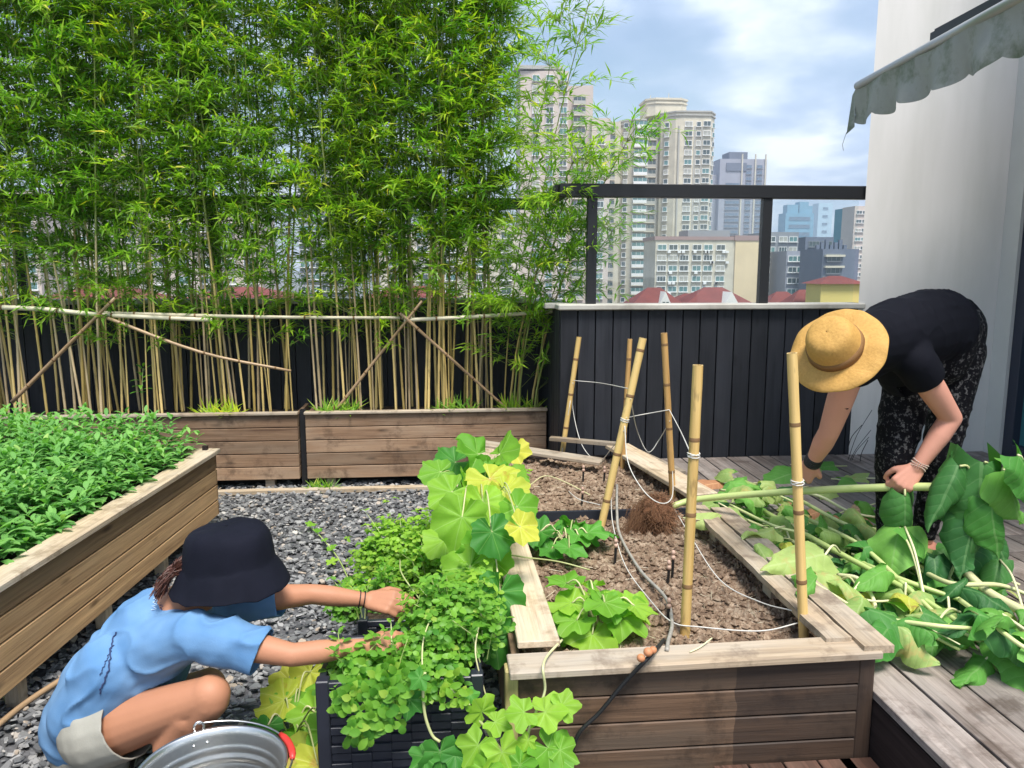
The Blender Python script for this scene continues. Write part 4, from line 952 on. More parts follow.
# vine over the left edge board
c4=P(478,600,Z=.05)
L=[]
for x,y,Y,S,rn,dx,dz,m_ in ((462,525,2.45,.115,.5,-.3,-.9,'squash'),(490,487,2.75,.12,.6,.3,-.2,'squash_y'),(505,500,2.65,.10,.5,.6,-.5,'squash_y'),(517,515,2.5,.085,.2,.7,-.6,'squash'),(478,462,3.0,.12,.1,-.5,.2,'squash'),(455,470,3.1,.10,.2,-.8,.1,'squash_d'),(500,462,3.1,.11,.3,.4,.3,'squash'),(515,460,3.3,.08,.9,.6,.1,'squash_y'),(440,480,3.0,.09,.3,-.9,0,'squash'),(485,560,2.4,.11,.2,-.1,-.9,'squash'),(470,575,2.35,.10,.5,-.6,-.7,'squash'),(492,540,2.35,.09,.0,.3,-.9,'squash_d'),(500,600,2.25,.10,.1,-.2,-.9,'squash_d'),(480,625,2.2,.10,.2,-.2,-.9,'squash_d'),(495,645,2.15,.09,.1,.1,-.9,'squash_d'),(452,500,2.7,.10,.6,-.7,-.3,'squash'),(470,495,2.8,.09,.4,-.2,.4,'squash'),(445,548,2.6,.09,.7,-.8,-.5,'squash'),(508,488,2.9,.09,.4,.8,-.1,'squash'),(520,535,2.35,.07,.8,.9,-.4,'squash_y'),(483,510,2.6,.10,.9,.1,-.6,'squash')):
    L.append((A(x,y-8,Y),V((dx,-.45,dz)),V((dx*.3,-.8,.75+dz*.2)),S,rn,m_))
rv=random.Random(5)
for _ in range(16):
    x=rv.uniform(448,512); y=rv.uniform(470,640); Y=2.9-(y-470)/170*.7+.08; L.append((A(x,y,Y),V((rv.uniform(-.8,.8),-.3,rv.uniform(-.9,.1))),V((rv.uniform(-.4,.4),-.7,.8)),rv.uniform(.06,.10),rv.random(),rv.choice(('squash','squash','squash_d'))))
squash('squash_vine','large squash vine with broad lime and yellow leaves climbing over the left edge board',c4,L,M['squash'],dep=.15)
# small vines in the foreground
def vine_fg(label,root,path,leaves,mt):
    t=thing('squash_vine',label,'squash plant',root); b=MB(); b.tube(curve([root]+path,6),.004,7); b.build('stem',M['vine'],t,smooth=True)
    for (x,y,Y,S,rn,dx,dz) in leaves:
        c=A(x,y,Y); lb=MB(); palm(lb,c,V((dx,-.35,dz)),V((dx*.25,-.75,.8)),S,wave=.06,cup=.09,droop=.2,rnd=rn); lb.build('leaf',mt,t,smooth=True)
    return t
r_=P(492,800,Y=1.78); r_.z=max(r_.z,0)
vine_fg('young light green vine in the foreground between the black crate and the planter',V((-.05,1.85,0)),[A(500,768,1.8),A(490,735,1.8),A(477,718,1.8)],((482,712,1.8,.055,.95,-.2,.6),(495,722,1.8,.045,.7,.8,-.1),(478,745,1.76,.065,.6,-.6,-.7),(502,752,1.74,.07,.8,.4,-.8),(486,772,1.72,.06,.4,-.4,-.9),(515,765,1.74,.05,.5,.8,-.5)),M['squash'])
vine_fg('green vine climbing the front left corner of the planter in the foreground',V((.12,1.8,0)),[A(530,765,1.78),A(528,735,1.8),A(535,715,1.82),A(540,700,1.84)],((524,712,1.78,.055,.6,-.7,.2),(545,712,1.8,.065,.9,.8,.2),(562,706,1.8,.05,.7,.9,.3),(548,748,1.76,.075,.15,.6,-.3),(560,750,1.76,.055,.3,.8,-.4),(528,740,1.76,.03,.9,-.4,-.7),(552,775,1.74,.07,.3,.4,-.9),(520,765,1.73,.06,.1,-.6,-.8)),M['squash'])
t=vine_fg('dark green vine hanging down the front of the near black crate',A(425,672,1.84),[A(423,690,1.82),A(425,715,1.81),A(432,735,1.80),A(440,742,1.79)],((440,752,1.77,.065,.1,.1,-.9),(425,757,1.77,.05,.2,-.8,-.5),(455,755,1.77,.05,.0,.8,-.5),(420,678,1.8,.035,.3,-.6,-.5),(410,700,1.82,.05,.0,-.2,-.9),(470,695,1.84,.03,.7,.4,-.4)),M['squash_d'])
c5=P(292,742,Z=.02); L=[]
for x,y,S,rn,m_ in((268,725,.07,.0,'squash_d'),(285,700,.10,.5,'squash_y'),(300,690,.10,.3,'squash'),(315,712,.10,.6,'squash'),(300,735,.09,.2,'squash'),(315,750,.09,.3,'squash_y'),(310,672,.08,.7,'squash_y'),(290,680,.08,.9,'squash_y'),(318,765,.08,.6,'squash_y'),(330,730,.08,.2,'squash')):
    c=P(x,y,Z=U(.08,.18)); L.append((c,V((U(-.8,.3),-.5,U(-.4,.1))),V((U(-.4,.2),-.5,1)),S,rn,m_))
squash('squash_plant','yellowing squash plant on the gravel between the steel bucket and the black crate',c5,L,M['squash'])
c6=P(12,700,Z=.0); smallplant('weed','tiny bright green weed on the gravel at the left edge',c6,.05,8,.045,M['herb_lime'],.6,'weed')
# plucked sprig on the gravel
t=thing('plucked_sprig','plucked green sprig lying on the gravel between the navy hat and the herbs','sprig',P(335,560,Z=.02)); b=MB(); q=curve([P(348,578,Z=.02),P(338,558,Z=.03),P(322,538,Z=.03),P(308,525,Z=.03)],4); b.tube(q,.003,6); b.build('stem',M['stem'],t); b=MB()
for c,S in((P(310,525,Z=.05),.05),(P(318,530,Z=.05),.04),(P(331,548,Z=.05),.045),(P(333,562,Z=.04),.05),(P(325,540,Z=.05),.03),(P(347,580,Z=.03),.04)): palm(b,c,V((U(-1,1),U(-1,1),.1)),(0,-.3,1),S*.8,rings=(.5,1),seg=24)
b.build('leaves',M['squash'],t,smooth=True)
# ---------------------------------------------------------------- herbs
def herb(name,label,c,rx,ry,rz,n,L,mt,seed,W=.62,fall=0,stem=True):
    r7=random.Random(seed); t=thing(name,label,'herb',c); b=MB(); s=MB(); c=V(c)
    for k in range(int(n*2.3)):
        a=r7.uniform(0,6.28); q=math.sqrt(r7.random()); h=math.sqrt(max(0,1-q*q*.9))*r7.uniform(.25,1.08)
        p=c+V((math.cos(a)*q*rx,math.sin(a)*q*ry,h*rz+noise.noise(V((math.cos(a)*q*5,math.sin(a)*q*5,seed)))*.07))
        if r7.random()<.22: p=c+(p-c)*r7.uniform(1.05,1.45)
        if stem and k%4==0: s.tube([c+V((math.cos(a)*q*rx*.3,math.sin(a)*q*ry*.3,0)),c.lerp(p,.6)+V((0,0,.02)),p],[.0016,.0013,.0009],4,cap=False)
        tilt=V((math.cos(a)*q,math.sin(a)*q-.2,.9)).normalized(); rn=min(1,max(0,r7.gauss(.4+.25*h,.2)))
        a0=r7.uniform(0,6.28)
        for j in range(r7.choice((3,3,4,5))):
            aa=a0+j*2.1+r7.uniform(-.3,.3); x,y,z=frame(V((math.cos(aa),math.sin(aa),r7.uniform(-.2,.5))),tilt); leaf(b,p,x,z,L*.66*r7.uniform(.7,1.2),L*.66*W*r7.uniform(.8,1.1),.2,r7.uniform(.1,.5),rn,prof=(0,.9,1,.75,0))
    if stem: s.build('stems',M['stem'],t)
    b.build('foliage',mt,t,smooth=True); return t
herb('herb_plant','rounded cushion of lime green herbs at the back of the herb row',V((P(402,548,Y=2.85).x,2.85,.27)),.17,.16,.21,430,.034,M['herb_lime'],1)
herb('herb_plant','loose light green herb clump between the lime cushion and the squash vine',P(437,585,Z=.26),.13,.14,.22,260,.036,M['herb_lime'],2)
herb('herb_plant','bright herb clump spilling around the far black crate at its left',P(382,620,Z=.18),.085,.08,.13,110,.036,M['herb'],3)
herb('herb_plant','leafy herb mass above the right half of the near black crate',P(452,640,Z=.40),.125,.13,.15,300,.036,M['herb'],4)
herb('herb_plant','leafy herb clump above the middle of the near black crate by the lower hand',P(430,676,Z=.36),.095,.12,.09,190,.038,M['herb'],5)
herb('herb_plant','ragged herb clump over the left half of the near black crate',P(358,674,Z=.36),.085,.09,.05,110,.044,M['herb'],6)
herb('herb_plant','light green herbs at the right corner of the near black crate',P(478,612,Z=.38),.075,.09,.10,130,.034,M['herb_lime'],7)
herb('herb_plant','dark green herb clump under the upper arm of the crouching person',P(350,615,Z=.20),.07,.06,.11,110,.038,M['herb'],8)
def trail(label,pts,L,mt,seed,n=26):
    r8=random.Random(seed); t=thing('trailing_herb',label,'herb',pts[0],'herb stems trailing over the near black crate'); q=curve(pts,6); s=MB(); s.tube(q,.0022,5); s.build('stem',M['stem'],t,smooth=True); b=MB()
    for k in range(n):
        p=q[int(r8.random()*(len(q)-1))]
        for j in range(4):
            a=r8.uniform(0,6.28); leaf(b,p+V((r8.gauss(0,.014),r8.gauss(-.012,.01),r8.gauss(0,.014))),V((math.cos(a),-.5+r8.uniform(-.3,.3),math.sin(a)-.3)),V((0,-1,.5)),L*r8.uniform(.7,1.2),L*.6,.2,.3,r8.random())
    b.build('foliage',mt,t,smooth=True); return t
trail('leafy herb stem trailing down over the left part of the near black crate',[A(392,668,1.86),A(385,690,1.82),A(372,712,1.80),A(355,730,1.79)],.034,M['herb'],1,60)
trail('short leafy herb stem trailing over the crate rim near its left corner',[A(362,670,1.86),A(352,685,1.82),A(345,700,1.81)],.032,M['herb'],2,22)
trail('leafy herb stem hanging beside the middle of the near black crate',[A(400,672,1.86),A(392,700,1.82),A(385,720,1.80)],.034,M['herb'],3,30)
trail('thin light herb stem hanging at the right part of the near black crate',[A(445,672,1.86),A(452,690,1.83),A(470,705,1.81)],.030,M['herb_lime'],4,8)
for k,(x0,y0,Y0,x1,y1,Y1,lb) in enumerate(((440,600,2.1,423,690,1.83,'pale bare stem arching in front of the herbs above the crate'),(400,560,2.3,420,600,2.1,'pale curved stem by the upper hand'),(480,620,2.0,487,700,1.9,'thin pale stem dangling between crate and planter'))):
    string('dangling_vine',lb,[A(x0,y0,Y0),A((x0+x1)/2-8,(y0+y1)/2-6,(Y0+Y1)/2-.03),A(x1,y1,Y1)],.0022,'vine','stem')
rq=random.Random(63)
for k,(x,y,Y) in enumerate(((352,655,1.95),(415,625,2.1),(432,640,2.0),(450,612,2.2),(468,628,2.05),(484,640,1.98),(440,590,2.4),(462,585,2.4),(385,585,2.6),(420,560,2.7),(405,540,2.85),(372,555,2.8),(445,560,2.6),(356,600,2.4),(478,598,2.3),(402,662,1.92))):
    p=P(x,y,Y=Y)+V((0,0,-.06)); smallplant('herb_sprig','x',p,rq.uniform(.11,.17),12,rq.uniform(.028,.042),M[('herb','herb_lime','herb')[k%3]],.6,'herb',stems=3,rad=.03,group='tall sprigs standing out of the herb row',r5=rq)['label']='thin leafy sprig standing out of the herb row by the black crates'
# ---------------------------------------------------------------- crates
def crate(label,c,w,d,h):
    t=thing('black_crate',label,'crate',c,'black woven plastic crates'); c=V(c); b=MB(); nx=7; nz=14; 
    for side in range(4):
        ux=V((1,0,0)) if side%2==0 else V((0,1,0)); n_=(V((0,-1,0)),V((1,0,0)),V((0,1,0)),V((-1,0,0)))[side]; W=w if side%2==0 else d; D=d if side%2==0 else w
        b.box(c+n_*(D/2-.012)+V((0,0,h/2)),(W-.02,.006,h) if side%2==0 else (.006,W-.02,h))
        for i in range(nx):
            for k in range(nz):
                u=-W/2+.03+(W-.06)*(i+.5)/nx; out=.006 if (i+k)%2 else .0005
                q=c+ux*u+n_*(D/2-.010+out)+V((0,0,.01+(h-.03)*(k+.5)/nz)); sz=((W-.06)/nx*1.02,.007,(h-.03)/nz*.82)
                b.box(q,sz if side%2==0 else (sz[1],sz[0],sz[2]))
    b.build('woven_panel',M['plastic'],t,bevel=.0015)
    for sx in(-1,1):
        for sy in(-1,1): b=MB(); b.box(c+V((sx*(w/2-.013),sy*(d/2-.013),h/2+.004)),(.034,.034,h+.008)); b.build('corner_post',M['plastic'],t,bevel=.003)
    b=MB()
    for s_ in(-1,1): b.box(c+V((0,s_*(d/2-.008),h-.008)),(w-.04,.018,.02)); b.box(c+V((s_*(w/2-.008),0,h-.008)),(.018,d-.04,.02))
    b.build('rim',M['plastic'],t,bevel=.002)
    b=MB(); b.box(c+V((0,0,h-.045)),(w-.03,d-.03,.02)); b.build('soil',M['darksoil'],t); return t
crate('near black woven crate full of herbs beside the planter, facing the viewer',(-.128,2.02,0),.425,.26,.39)
crate('far black woven crate half hidden under herbs behind the hands',(-.17,2.62,0),.26,.3,.28)
string('rusty_stick','thin weathered stick lying on the gravel at the lower left',[P(-8,730,Z=.03),P(30,700,Z=.03),P(80,668,Z=.04)],.010,'polebrown','stick')
# ---------------------------------------------------------------- people
def skinmat(name,c):
    m,nt=_mat(name); oc=ocoord(nt); n=noi(nt,oc,9,4); n2=noi(nt,oc,140,3); k=mixc(nt,n,[q*.86 for q in c],[min(1,q*1.12) for q in c]); k=mixc(nt,.25,k,(c[0]*1.05,c[1]*.75,c[2]*.7))
    finish(nt,k,.55,n2,.15,.002,0,.3); nt.nodes['Principled BSDF'].inputs['Subsurface Weight'].default_value=.0; return m
M['skin1']=skinmat('skin_tanned',(.45,.225,.13)); M['skin2']=skinmat('skin_pink',(.62,.32,.235))
def cloth(name,c,c2=None,scale=3,bs=.3,rough=.85,spk=None):
    m,nt=_mat(name); oc=ocoord(nt); n=noi(nt,oc,scale,4,.6); w=noi(nt,oc,260,2); k=mixc(nt,ramp(nt,n,[(.35,(0,0,0)),(.65,(1,1,1))]),c,c2 or [q*.75 for q in c])
    if spk: 
        s=noi(nt,oc,spk[1],5,.75); s=ramp(nt,s,[(spk[2],(0,0,0)),(spk[2]+.06,(1,1,1))]); k=mixc(nt,mth(nt,'MULTIPLY',s,.75),k,spk[0])
    finish(nt,k,rough,w,bs,.0015,0,.12); return m
M['tee_blue']=cloth('blue_shirt',(.10,.225,.42),(.20,.345,.54),2.6)
M['shorts']=cloth('grey_shorts',(.30,.29,.25),(.38,.37,.32),6)
M['navyhat']=cloth('navy_canvas',(.006,.007,.013),(.010,.011,.020),5,.5)
M['tee_black']=cloth('black_shirt',(.004,.0045,.008),(.006,.0065,.011),3,.2)
M['leggings']=cloth('speckled_leggings',(.003,.003,.005),(.005,.005,.007),3,.3,spk=((.16,.155,.155),62,.545))
m,nt=_mat('straw'); oc=ocoord(nt); w1=nd(nt,'ShaderNodeTexWave',wave_type='RINGS',rings_direction='Z'); w1.inputs['Scale'].default_value=38; w1.inputs['Distortion'].default_value=.5; nt.links.new(oc,w1.inputs['Vector'])
n=noi(nt,oc,120,3); n5=noi(nt,oc,6,3); c=mixc(nt,n,(.36,.19,.045),(.62,.37,.10)); c=mixc(nt,mth(nt,'MULTIPLY',n5,.25),c,(.66,.38,.13))
finish(nt,c,.7,n,.6,.003,0,.3); M['straw']=m
M['strawband']=plain('straw_band',(.22,.11,.035),.8,.15,60,bump=.4,bscale=200)
M['hair']=plain('dark_hair',(.05,.018,.010),.5,.3,90); M['hairred']=plain('brown_hair',(.09,.03,.018),.5,.3,90)
M['beads']=plain('bracelet_beads',(.45,.36,.30),.4,.4,200); M['bandblack']=plain('black_band',(.01,.01,.012),.5)
M['shoe']=plain('dark_shoe',(.05,.045,.045),.7,.2,30); M['shoe2']=plain('pink_shoe',(.5,.22,.15),.7,.2,30)
M['eye']=plain('eye_white',(.75,.75,.73),.2); M['iris']=plain('iris_dark',(.03,.015,.01),.2)
def head(c,up,fwd,S=1.):
    """prims of a head: c centre, up towards the crown, fwd towards the face"""
    up=V(up).normalized(); x=V(fwd); x=(x-up*x.dot(up)).normalized(); y=up.cross(x); M3=Matrix((x,y,up)).transposed(); q=lambda a,b,cc: V(c)+x*a*S+y*b*S+up*cc*S
    pr=[ell(q(0,0,.02),(.093*S,.074*S,.098*S),M3), ell(q(.025,0,-.055),(.062*S,.056*S,.066*S),M3), ell(q(.055,0,-.095),(.024*S,.026*S,.018*S),M3), cap(q(.085,0,.005),.009*S,q(.105,0,-.032),.013*S), cap(q(.090,-.012,-.033),.007*S,q(.090,.012,-.033),.007*S),
        cap(q(.082,-.03,.018),.010*S,q(.090,0,.016),.008*S),cap(q(.082,.03,.018),.010*S,q(.090,0,.016),.008*S), cap(q(.083,-.020,-.066),.007*S,q(.083,.020,-.066),.007*S), cap(q(.081,-.016,-.076),.008*S,q(.081,.016,-.076),.008*S),
        ell(q(0,.078,-.01),(.022*S,.010*S,.034*S),M3), ell(q(0,-.078,-.01),(.022*S,.010*S,.034*S),M3)]
    return pr,q
def eyes(q,S,par):
    for s in(-1,1):
        b=MB(); b.lathe([(max(1e-4,.0115*S*math.sin(PI*k/8)),-.0115*S*math.cos(PI*k/8)) for k in range(9)],14,q(.078,.030*s,.004),closed=True); e=b.build('eye',M['eye'],par,smooth=True)
        b=MB(); b.lathe([(max(1e-4,.005*S*math.sin(PI*k/6)),-.005*S*math.cos(PI*k/6)) for k in range(7)],10,q(.086,.030*s,.003),closed=True); b.build('iris',M['iris'],e,smooth=True)
def hat(name,c,up,par,mt,prof,side=None,wob=.004,n=64,seed=0,tilt2=None):
    up=V(up).normalized(); x=(V((1,0,0))-up*up.x).normalized(); y=up.cross(x); M3=Matrix((x,y,up)).transposed(); b=MB()
    def w(p,q,i):
        r=max(.01,math.hypot(p.x,p.y)); nn=noise.noise(V((math.cos(q)*1.6,math.sin(q)*1.6,i*.15+seed)));n2=noise.noise(V((math.cos(q)*4,math.sin(q)*4,i*.3+seed)))
        k=wob*(r/.17)**2; g_=1+nn*wob*1.5; return V((p.x*g_,p.y*g_,p.z+nn*k*1.5+n2*k+noise.noise(p*14+V((seed,0,0)))*wob*.5+noise.noise(p*34+V((seed,0,0)))*wob*.2))
    b.lathe(prof,n,c,M3,wob=w); o=b.build(name,mt,par,smooth=True); s=o.modifiers.new('s','SOLIDIFY'); s.thickness=.003; s.offset=-1; ss=o.modifiers.new('u','SUBSURF'); ss.levels=1; ss.render_levels=1
    return o
def wrinkle(seed,amp,dirs,fr=26):
    d=V(dirs).normalized()
    e1=d; e2=e1.orthogonal().normalized(); e3=e1.cross(e2)
    def f(p):
        q=V((p.x*1.,p.y*1.,p.z*1.)); u=V((q.dot(e1)*13,q.dot(e2)*3.5,q.dot(e3)*5+seed)); rg_=(1-2*abs(noise.noise(u+noise.noise_vector(q*7)*.6))); return amp*(rg_**3*max(0,noise.noise(q*4+V((seed,3,0)))+.55)*1.3-.25+noise.noise(q*26)*.18)
    return f
# ================= crouching person, blue shirt
t=thing('person','crouching person in blue shirt, grey shorts and navy bucket hat reaching into the herbs','person',(P(120,760,Y=2.1).x,2.1,0)); g1=t
J=lambda x,y,Y:P(x,y,Y=Y)
pel=J(100,722,2.13); hipN=J(112,728,2.03); hipF=J(108,722,2.23); kneN=J(210,695,1.93); kneF=J(208,686,2.20)
anN=V((J(150,768,1.99).x,1.99,.085)); anF=V((anN.x+.03,2.2,.085))
spine=J(108,690,2.13); chest=J(152,640,2.12); neck=J(190,598,2.13); hd=J(224,562,2.13)
shN=J(190,634,1.99); shF=J(222,603,2.27); elN=J(292,655,1.93); wrN=J(368,646,1.99); elF=J(312,594,2.25); wrF=J(368,600,2.27)
fwd=V((.75,.25,-.75)); hp,hq=head(hd,(.35,.1,1),fwd,.96)
body=[cap(pel,.115,spine,.105),cap(spine,.11,chest,.105),cap(chest,.105,neck-V((.01,0,.02)),.07),cap(neck-V((.01,0,.02)),.05,hd,.045),cap(chest+V((.02,-.06,0)),.075,shN,.048),cap(chest+V((.02,.06,0)),.075,shF,.048),
 cap(hipN,.080,kneN,.050),cap(hipF,.080,kneF,.050),ell(kneN,(.052,.050,.052)),ell(kneF,(.052,.050,.052)),
 cap(kneN-V((0,0,.012)),.050,anN,.033),cap(kneF-V((0,0,.012)),.050,anF,.033),cap(kneN.lerp(anN,.22)+V((-.022,0,-.005)),.048,kneN.lerp(anN,.6)+V((-.012,0,0)),.042),cap(kneF.lerp(anF,.22)+V((-.022,0,-.005)),.048,kneF.lerp(anF,.6),.040),
 cap(anN+V((-.035,0,-.045)),.035,anN+V((.12,0,-.06)),.026),cap(anF+V((-.035,0,-.045)),.035,anF+V((.12,0,-.06)),.026),
 cap(shN,.046,shN.lerp(elN,.5),.042),cap(shN.lerp(elN,.5),.042,elN,.030),cap(elN,.030,elN.lerp(wrN,.35),.031),cap(elN.lerp(wrN,.35),.031,wrN,.0205),
 cap(shF,.046,shF.lerp(elF,.5),.042),cap(shF.lerp(elF,.5),.042,elF,.030),cap(elF,.030,elF.lerp(wrF,.35),.031),cap(elF.lerp(wrF,.35),.031,wrF,.0205)]+hp
body+=hand(wrN,(J(405,641,2.02)-wrN),(.1,-.45,1),1,(.55,.7,.8,.9),.96,.05,.7)
body+=hand(wrF,(J(408,604,2.22)-wrF),(.1,-.75,.75),1,(.5,.6,.7,.8),.96,.06,.7)
bd=solid('body',body,.0052,M['skin1'],t,3); eyes(hq,.96,t)
# shirt
she=J(262,652,1.955); shf=J(280,597,2.26)
spl=J(78,712,2.13)
shirt=[cap(J(92,722,2.13),.135,J(112,682,2.13),.128),cap(J(84,715,2.05),.095,J(118,668,2.05),.10),cap(J(84,708,2.21),.095,J(122,662,2.20),.10),cap(J(112,682,2.13),.128,J(155,634,2.12),.118),cap(J(155,634,2.12),.115,neck-V((.02,0,.035)),.075),cap(chest+V((.015,-.055,0)),.098,shN,.066),cap(chest+V((.015,.05,0)),.095,shF,.066),cap(J(160,632,2.14),.095,shF,.066),
 cap(J(160,660,2.12),.09,J(150,690,2.12),.085),
 cap(shN,.066,shN.lerp(elN,.42),.064),cap(shN.lerp(elN,.42),.060,she,.061),cap(shF,.064,shF.lerp(elF,.4),.062),cap(shF.lerp(elF,.4),.060,shf,.059)]
wr=wrinkle(3,.013,(-.42,.1,.9),34)
sh=solid('shirt',shirt,.0065,M['tee_blue'],t,5,wr)
# trim the ball ends of sleeves and hem with planes
import bmesh
def cut(o,pl,keep_cap=True):
    bm=bmesh.new(); bm.from_mesh(o.data); off=wloc(o.parent) if o.parent else V((0,0,0))
    for co_,no_,rad,*ra in pl:
        c_=V(co_)-off; n_=V(no_).normalized(); near=[]
        for f in bm.faces:
            w_=f.calc_center_median()-c_; a_=w_.dot(n_)
            if (rad>=.2 and w_.length<rad) or (rad<.2 and -.05<a_<rad and (w_-n_*a_).length<(ra[0] if ra else .095)): near.append(f)
        geom=set(near); [geom.update(f.edges) for f in near]; [geom.update(f.verts) for f in near]
        r_=bmesh.ops.bisect_plane(bm,geom=list(geom),plane_co=c_,plane_no=n_,clear_outer=True)
    bm.to_mesh(o.data); bm.free(); o.data.polygons.foreach_set('use_smooth',[True]*len(o.data.polygons)); o.data.update()
dN=(she-shN).normalized(); dF=(shf-shF).normalized()
cut(sh,[(she-dN*.0+V((0,0,0)),dN+V((0,0,-.15)),.12),(shf,dF,.12),(J(66,742,2.13),V((-.25,0,-1)),.30)])
sm_=sh.modifiers.new('s','SOLIDIFY'); sm_.thickness=.004; sm_.offset=-1
shorts=[cap(J(98,738,2.13)+V((0,0,-.02)),.125,J(104,720,2.13),.12),cap(hipN+V((-.03,0,-.0)),.108,hipN.lerp(kneN,.16),.098),cap(hipF+V((-.03,0,0)),.108,hipF.lerp(kneF,.16),.098)]
so=solid('shorts',shorts,.0065,M['shorts'],t,4,wrinkle(9,.005,(1,.2,.1),40))
cN=hipN.lerp(kneN,.20); cut(so,[(cN,(kneN-hipN),.19,.16),(hipF.lerp(kneF,.20),(kneF-hipF),.19,.16)]); so.modifiers.new('s','SOLIDIFY').thickness=.004
# collar ribbing, marks on the back
bv=BVHTree.FromPolygons([v.co+wloc(t) for v in sh.data.vertices],[tuple(p.vertices) for p in sh.data.polygons])
def onshirt(x,y,off=.003):
    d=(P(x,y,Y=2)-CAM).normalized(); h_=bv.ray_cast(CAM,d); return (h_[0]-d*off) if h_[0] else None
M['mark']=plain('shirt_print',(.03,.05,.13),.8,.1,30); M['marklight']=plain('shirt_print_light',(.55,.70,.86),.8,.1,30)
def drawn(name,pts,r,mt):
    q=[onshirt(*p) for p in pts]; q=[p for p in q if p is not None]
    if len(q)>1: b=MB(); b.tube(q,r,5); b.build(name,mt,sh)
drawn('back_print',[(116-15*k/26+1.3*math.sin(k*1.9)*math.sin(k*.7)-(1.5*math.sin(k*.3)),632+62*k/26) for k in range(27)],.0020,M['mark'])
drawn('back_print',[(113-13*k/20+1.2*math.cos(k*2.3)*math.cos(k*.9),645+30*k/20) for k in range(21)],.0012,M['mark'])
drawn('neck_print',[(158+3*math.sin(k*2.1)-k*.25,588+1.3*k) for k in range(18)],.0013,M['marklight'])
drawn('neck_print',[(164+2.5*math.sin(k*2.7)-k*.2,592+1.2*k) for k in range(16)],.0012,M['mark'])
# hair and hat
b=MB(); r10=random.Random(4)
for k in range(420):
    a=J(184,560,2.10)+V((r10.uniform(-.012,.03),r10.uniform(-.05,.05),r10.uniform(-.03,.015))); b.tube(curve([a,J(170,573,2.08)+V((r10.gauss(0,.006),r10.gauss(0,.014),r10.gauss(0,.006))),J(160,590,2.07)+V((r10.gauss(0,.007),r10.gauss(0,.02),r10.gauss(0,.010)))],4),.0009,4,rnd=r10.random())
b.build('hair',M['hairred'],t)
b=MB(); b.add(*(lambda m:(m.v,m.f))((lambda q:(q.lathe([(max(1e-4,.10*math.sin(PI*k/12)),-.105*math.cos(PI*k/12)) for k in range(13)],20,hd+V((-.012,0,-.005)),closed=True),q)[1])(MB()))); b.build('hair_cap',M['hair'],t,smooth=True)
hc=J(229,560,2.11)
ha=hat('hat',hc,(-.02,.02,1),t,M['navyhat'],[(.00001,.098),(.03,.098),(.06,.096),(.088,.091),(.102,.082),(.110,.068),(.115,.045),(.118,.02),(.120,.004),(.123,-.003),(.127,-.008),(.137,-.026),(.147,-.046),(.155,-.062),(.159,-.070)],wob=.012,seed=3)
b=MB(); b.lathe([(.1195,.006),(.1215,.004),(.1205,.001)],64,hc); b.build('seam',M['bandblack'],ha)
for s in(0,.014):
    d=(wrF-elF).normalized(); u=d.orthogonal().normalized(); w_=d.cross(u); c_=wrF-d*(.012+s); b=MB(); b.tube([c_+(u*math.cos(k*.35)+w_*math.sin(k*.35))*.0255 for k in range(19)],.0018,5); b.build('wrist_band',M['bandblack'],t)
b=MB()
for an in(anN,anF): 
    b=MB(); b.tube([an+V((-.075,0,-.05)),an+V((-.03,0,-.04)),an+V((.05,0,-.05)),an+V((.14,0,-.062)),an+V((.165,0,-.065))],[.025,.046,.045,.038,.012],14); b.build('shoe',M['shoe'],t,smooth=True)
# ================= bending woman
D0_=.28
t=thing('person','bending woman in black shirt, speckled leggings and straw sun hat holding a long stalk','person',(P(915,568,Y=2.8).x,2.8,D0_))
hL=J(957,352,2.86); hR=J(915,352,2.74); knL=J(941,455,2.80); knR=J(894,455,2.68); aL=V((J(925,560,2.82).x,2.84,D0_+.09)); aR=V((J(888,560,2.72).x,2.72,D0_+.09))
pv=hL.lerp(hR,.5); ch=J(895,335,2.62); nk=J(864,345,2.48); hh=J(840,355,2.40)
sL=J(915,362,2.52); sR=J(850,372,2.56); eL=J(951,418,2.58); wL=J(917,468,2.585); eR=J(829,432,2.66); wR=J(812,463,2.78)
up=V((-.52,-.6,.34)); hp,hq=head(hh,up,(-.4,.1,-1),.98)
body=[cap(pv,.112,J(932,333,2.76),.105),cap(J(932,333,2.76),.105,ch,.112),cap(ch,.115,nk,.075),cap(nk,.052,hh,.048),cap(ch,.08,sL,.05),cap(ch,.08,sR,.05),
 cap(hL,.086,knL,.056),cap(hR,.086,knR,.056),cap(knL,.058,aL,.036),cap(knR,.058,aR,.036),cap(knL.lerp(aL,.2)+V((.02,.02,0)),.052,knL.lerp(aL,.5)+V((.012,.012,0)),.046),cap(knR.lerp(aR,.2)+V((.02,.02,0)),.052,knR.lerp(aR,.5)+V((.012,.012,0)),.046),
 cap(aL+V((.03,.02,-.055)),.034,aL+V((-.11,-.07,-.065)),.026),cap(aR+V((.03,.02,-.055)),.034,aR+V((-.11,-.07,-.065)),.026),
 cap(sL,.050,sL.lerp(eL,.5),.046),cap(sL.lerp(eL,.5),.046,eL,.037),cap(eL,.037,eL.lerp(wL,.35),.038),cap(eL.lerp(wL,.35),.038,wL,.0245),
 cap(sR,.050,sR.lerp(eR,.5),.046),cap(sR.lerp(eR,.5),.046,eR,.037),cap(eR,.037,eR.lerp(wR,.35),.038),cap(eR.lerp(wR,.35),.038,wR,.0245)]+hp
body+=hand(wL,(J(899,487,2.585)-wL)+V((-.0,-.004,-.0)),(-.25,-1,.45),-1,(1.0,1.05,1.1,1.1),1.0,.03,.8)
body+=hand(wR,(J(798,482,2.85)-wR)*1.,(-.3,-1,.5),1,(.8,.9,1.0,1.0),1.0,.04,.8)
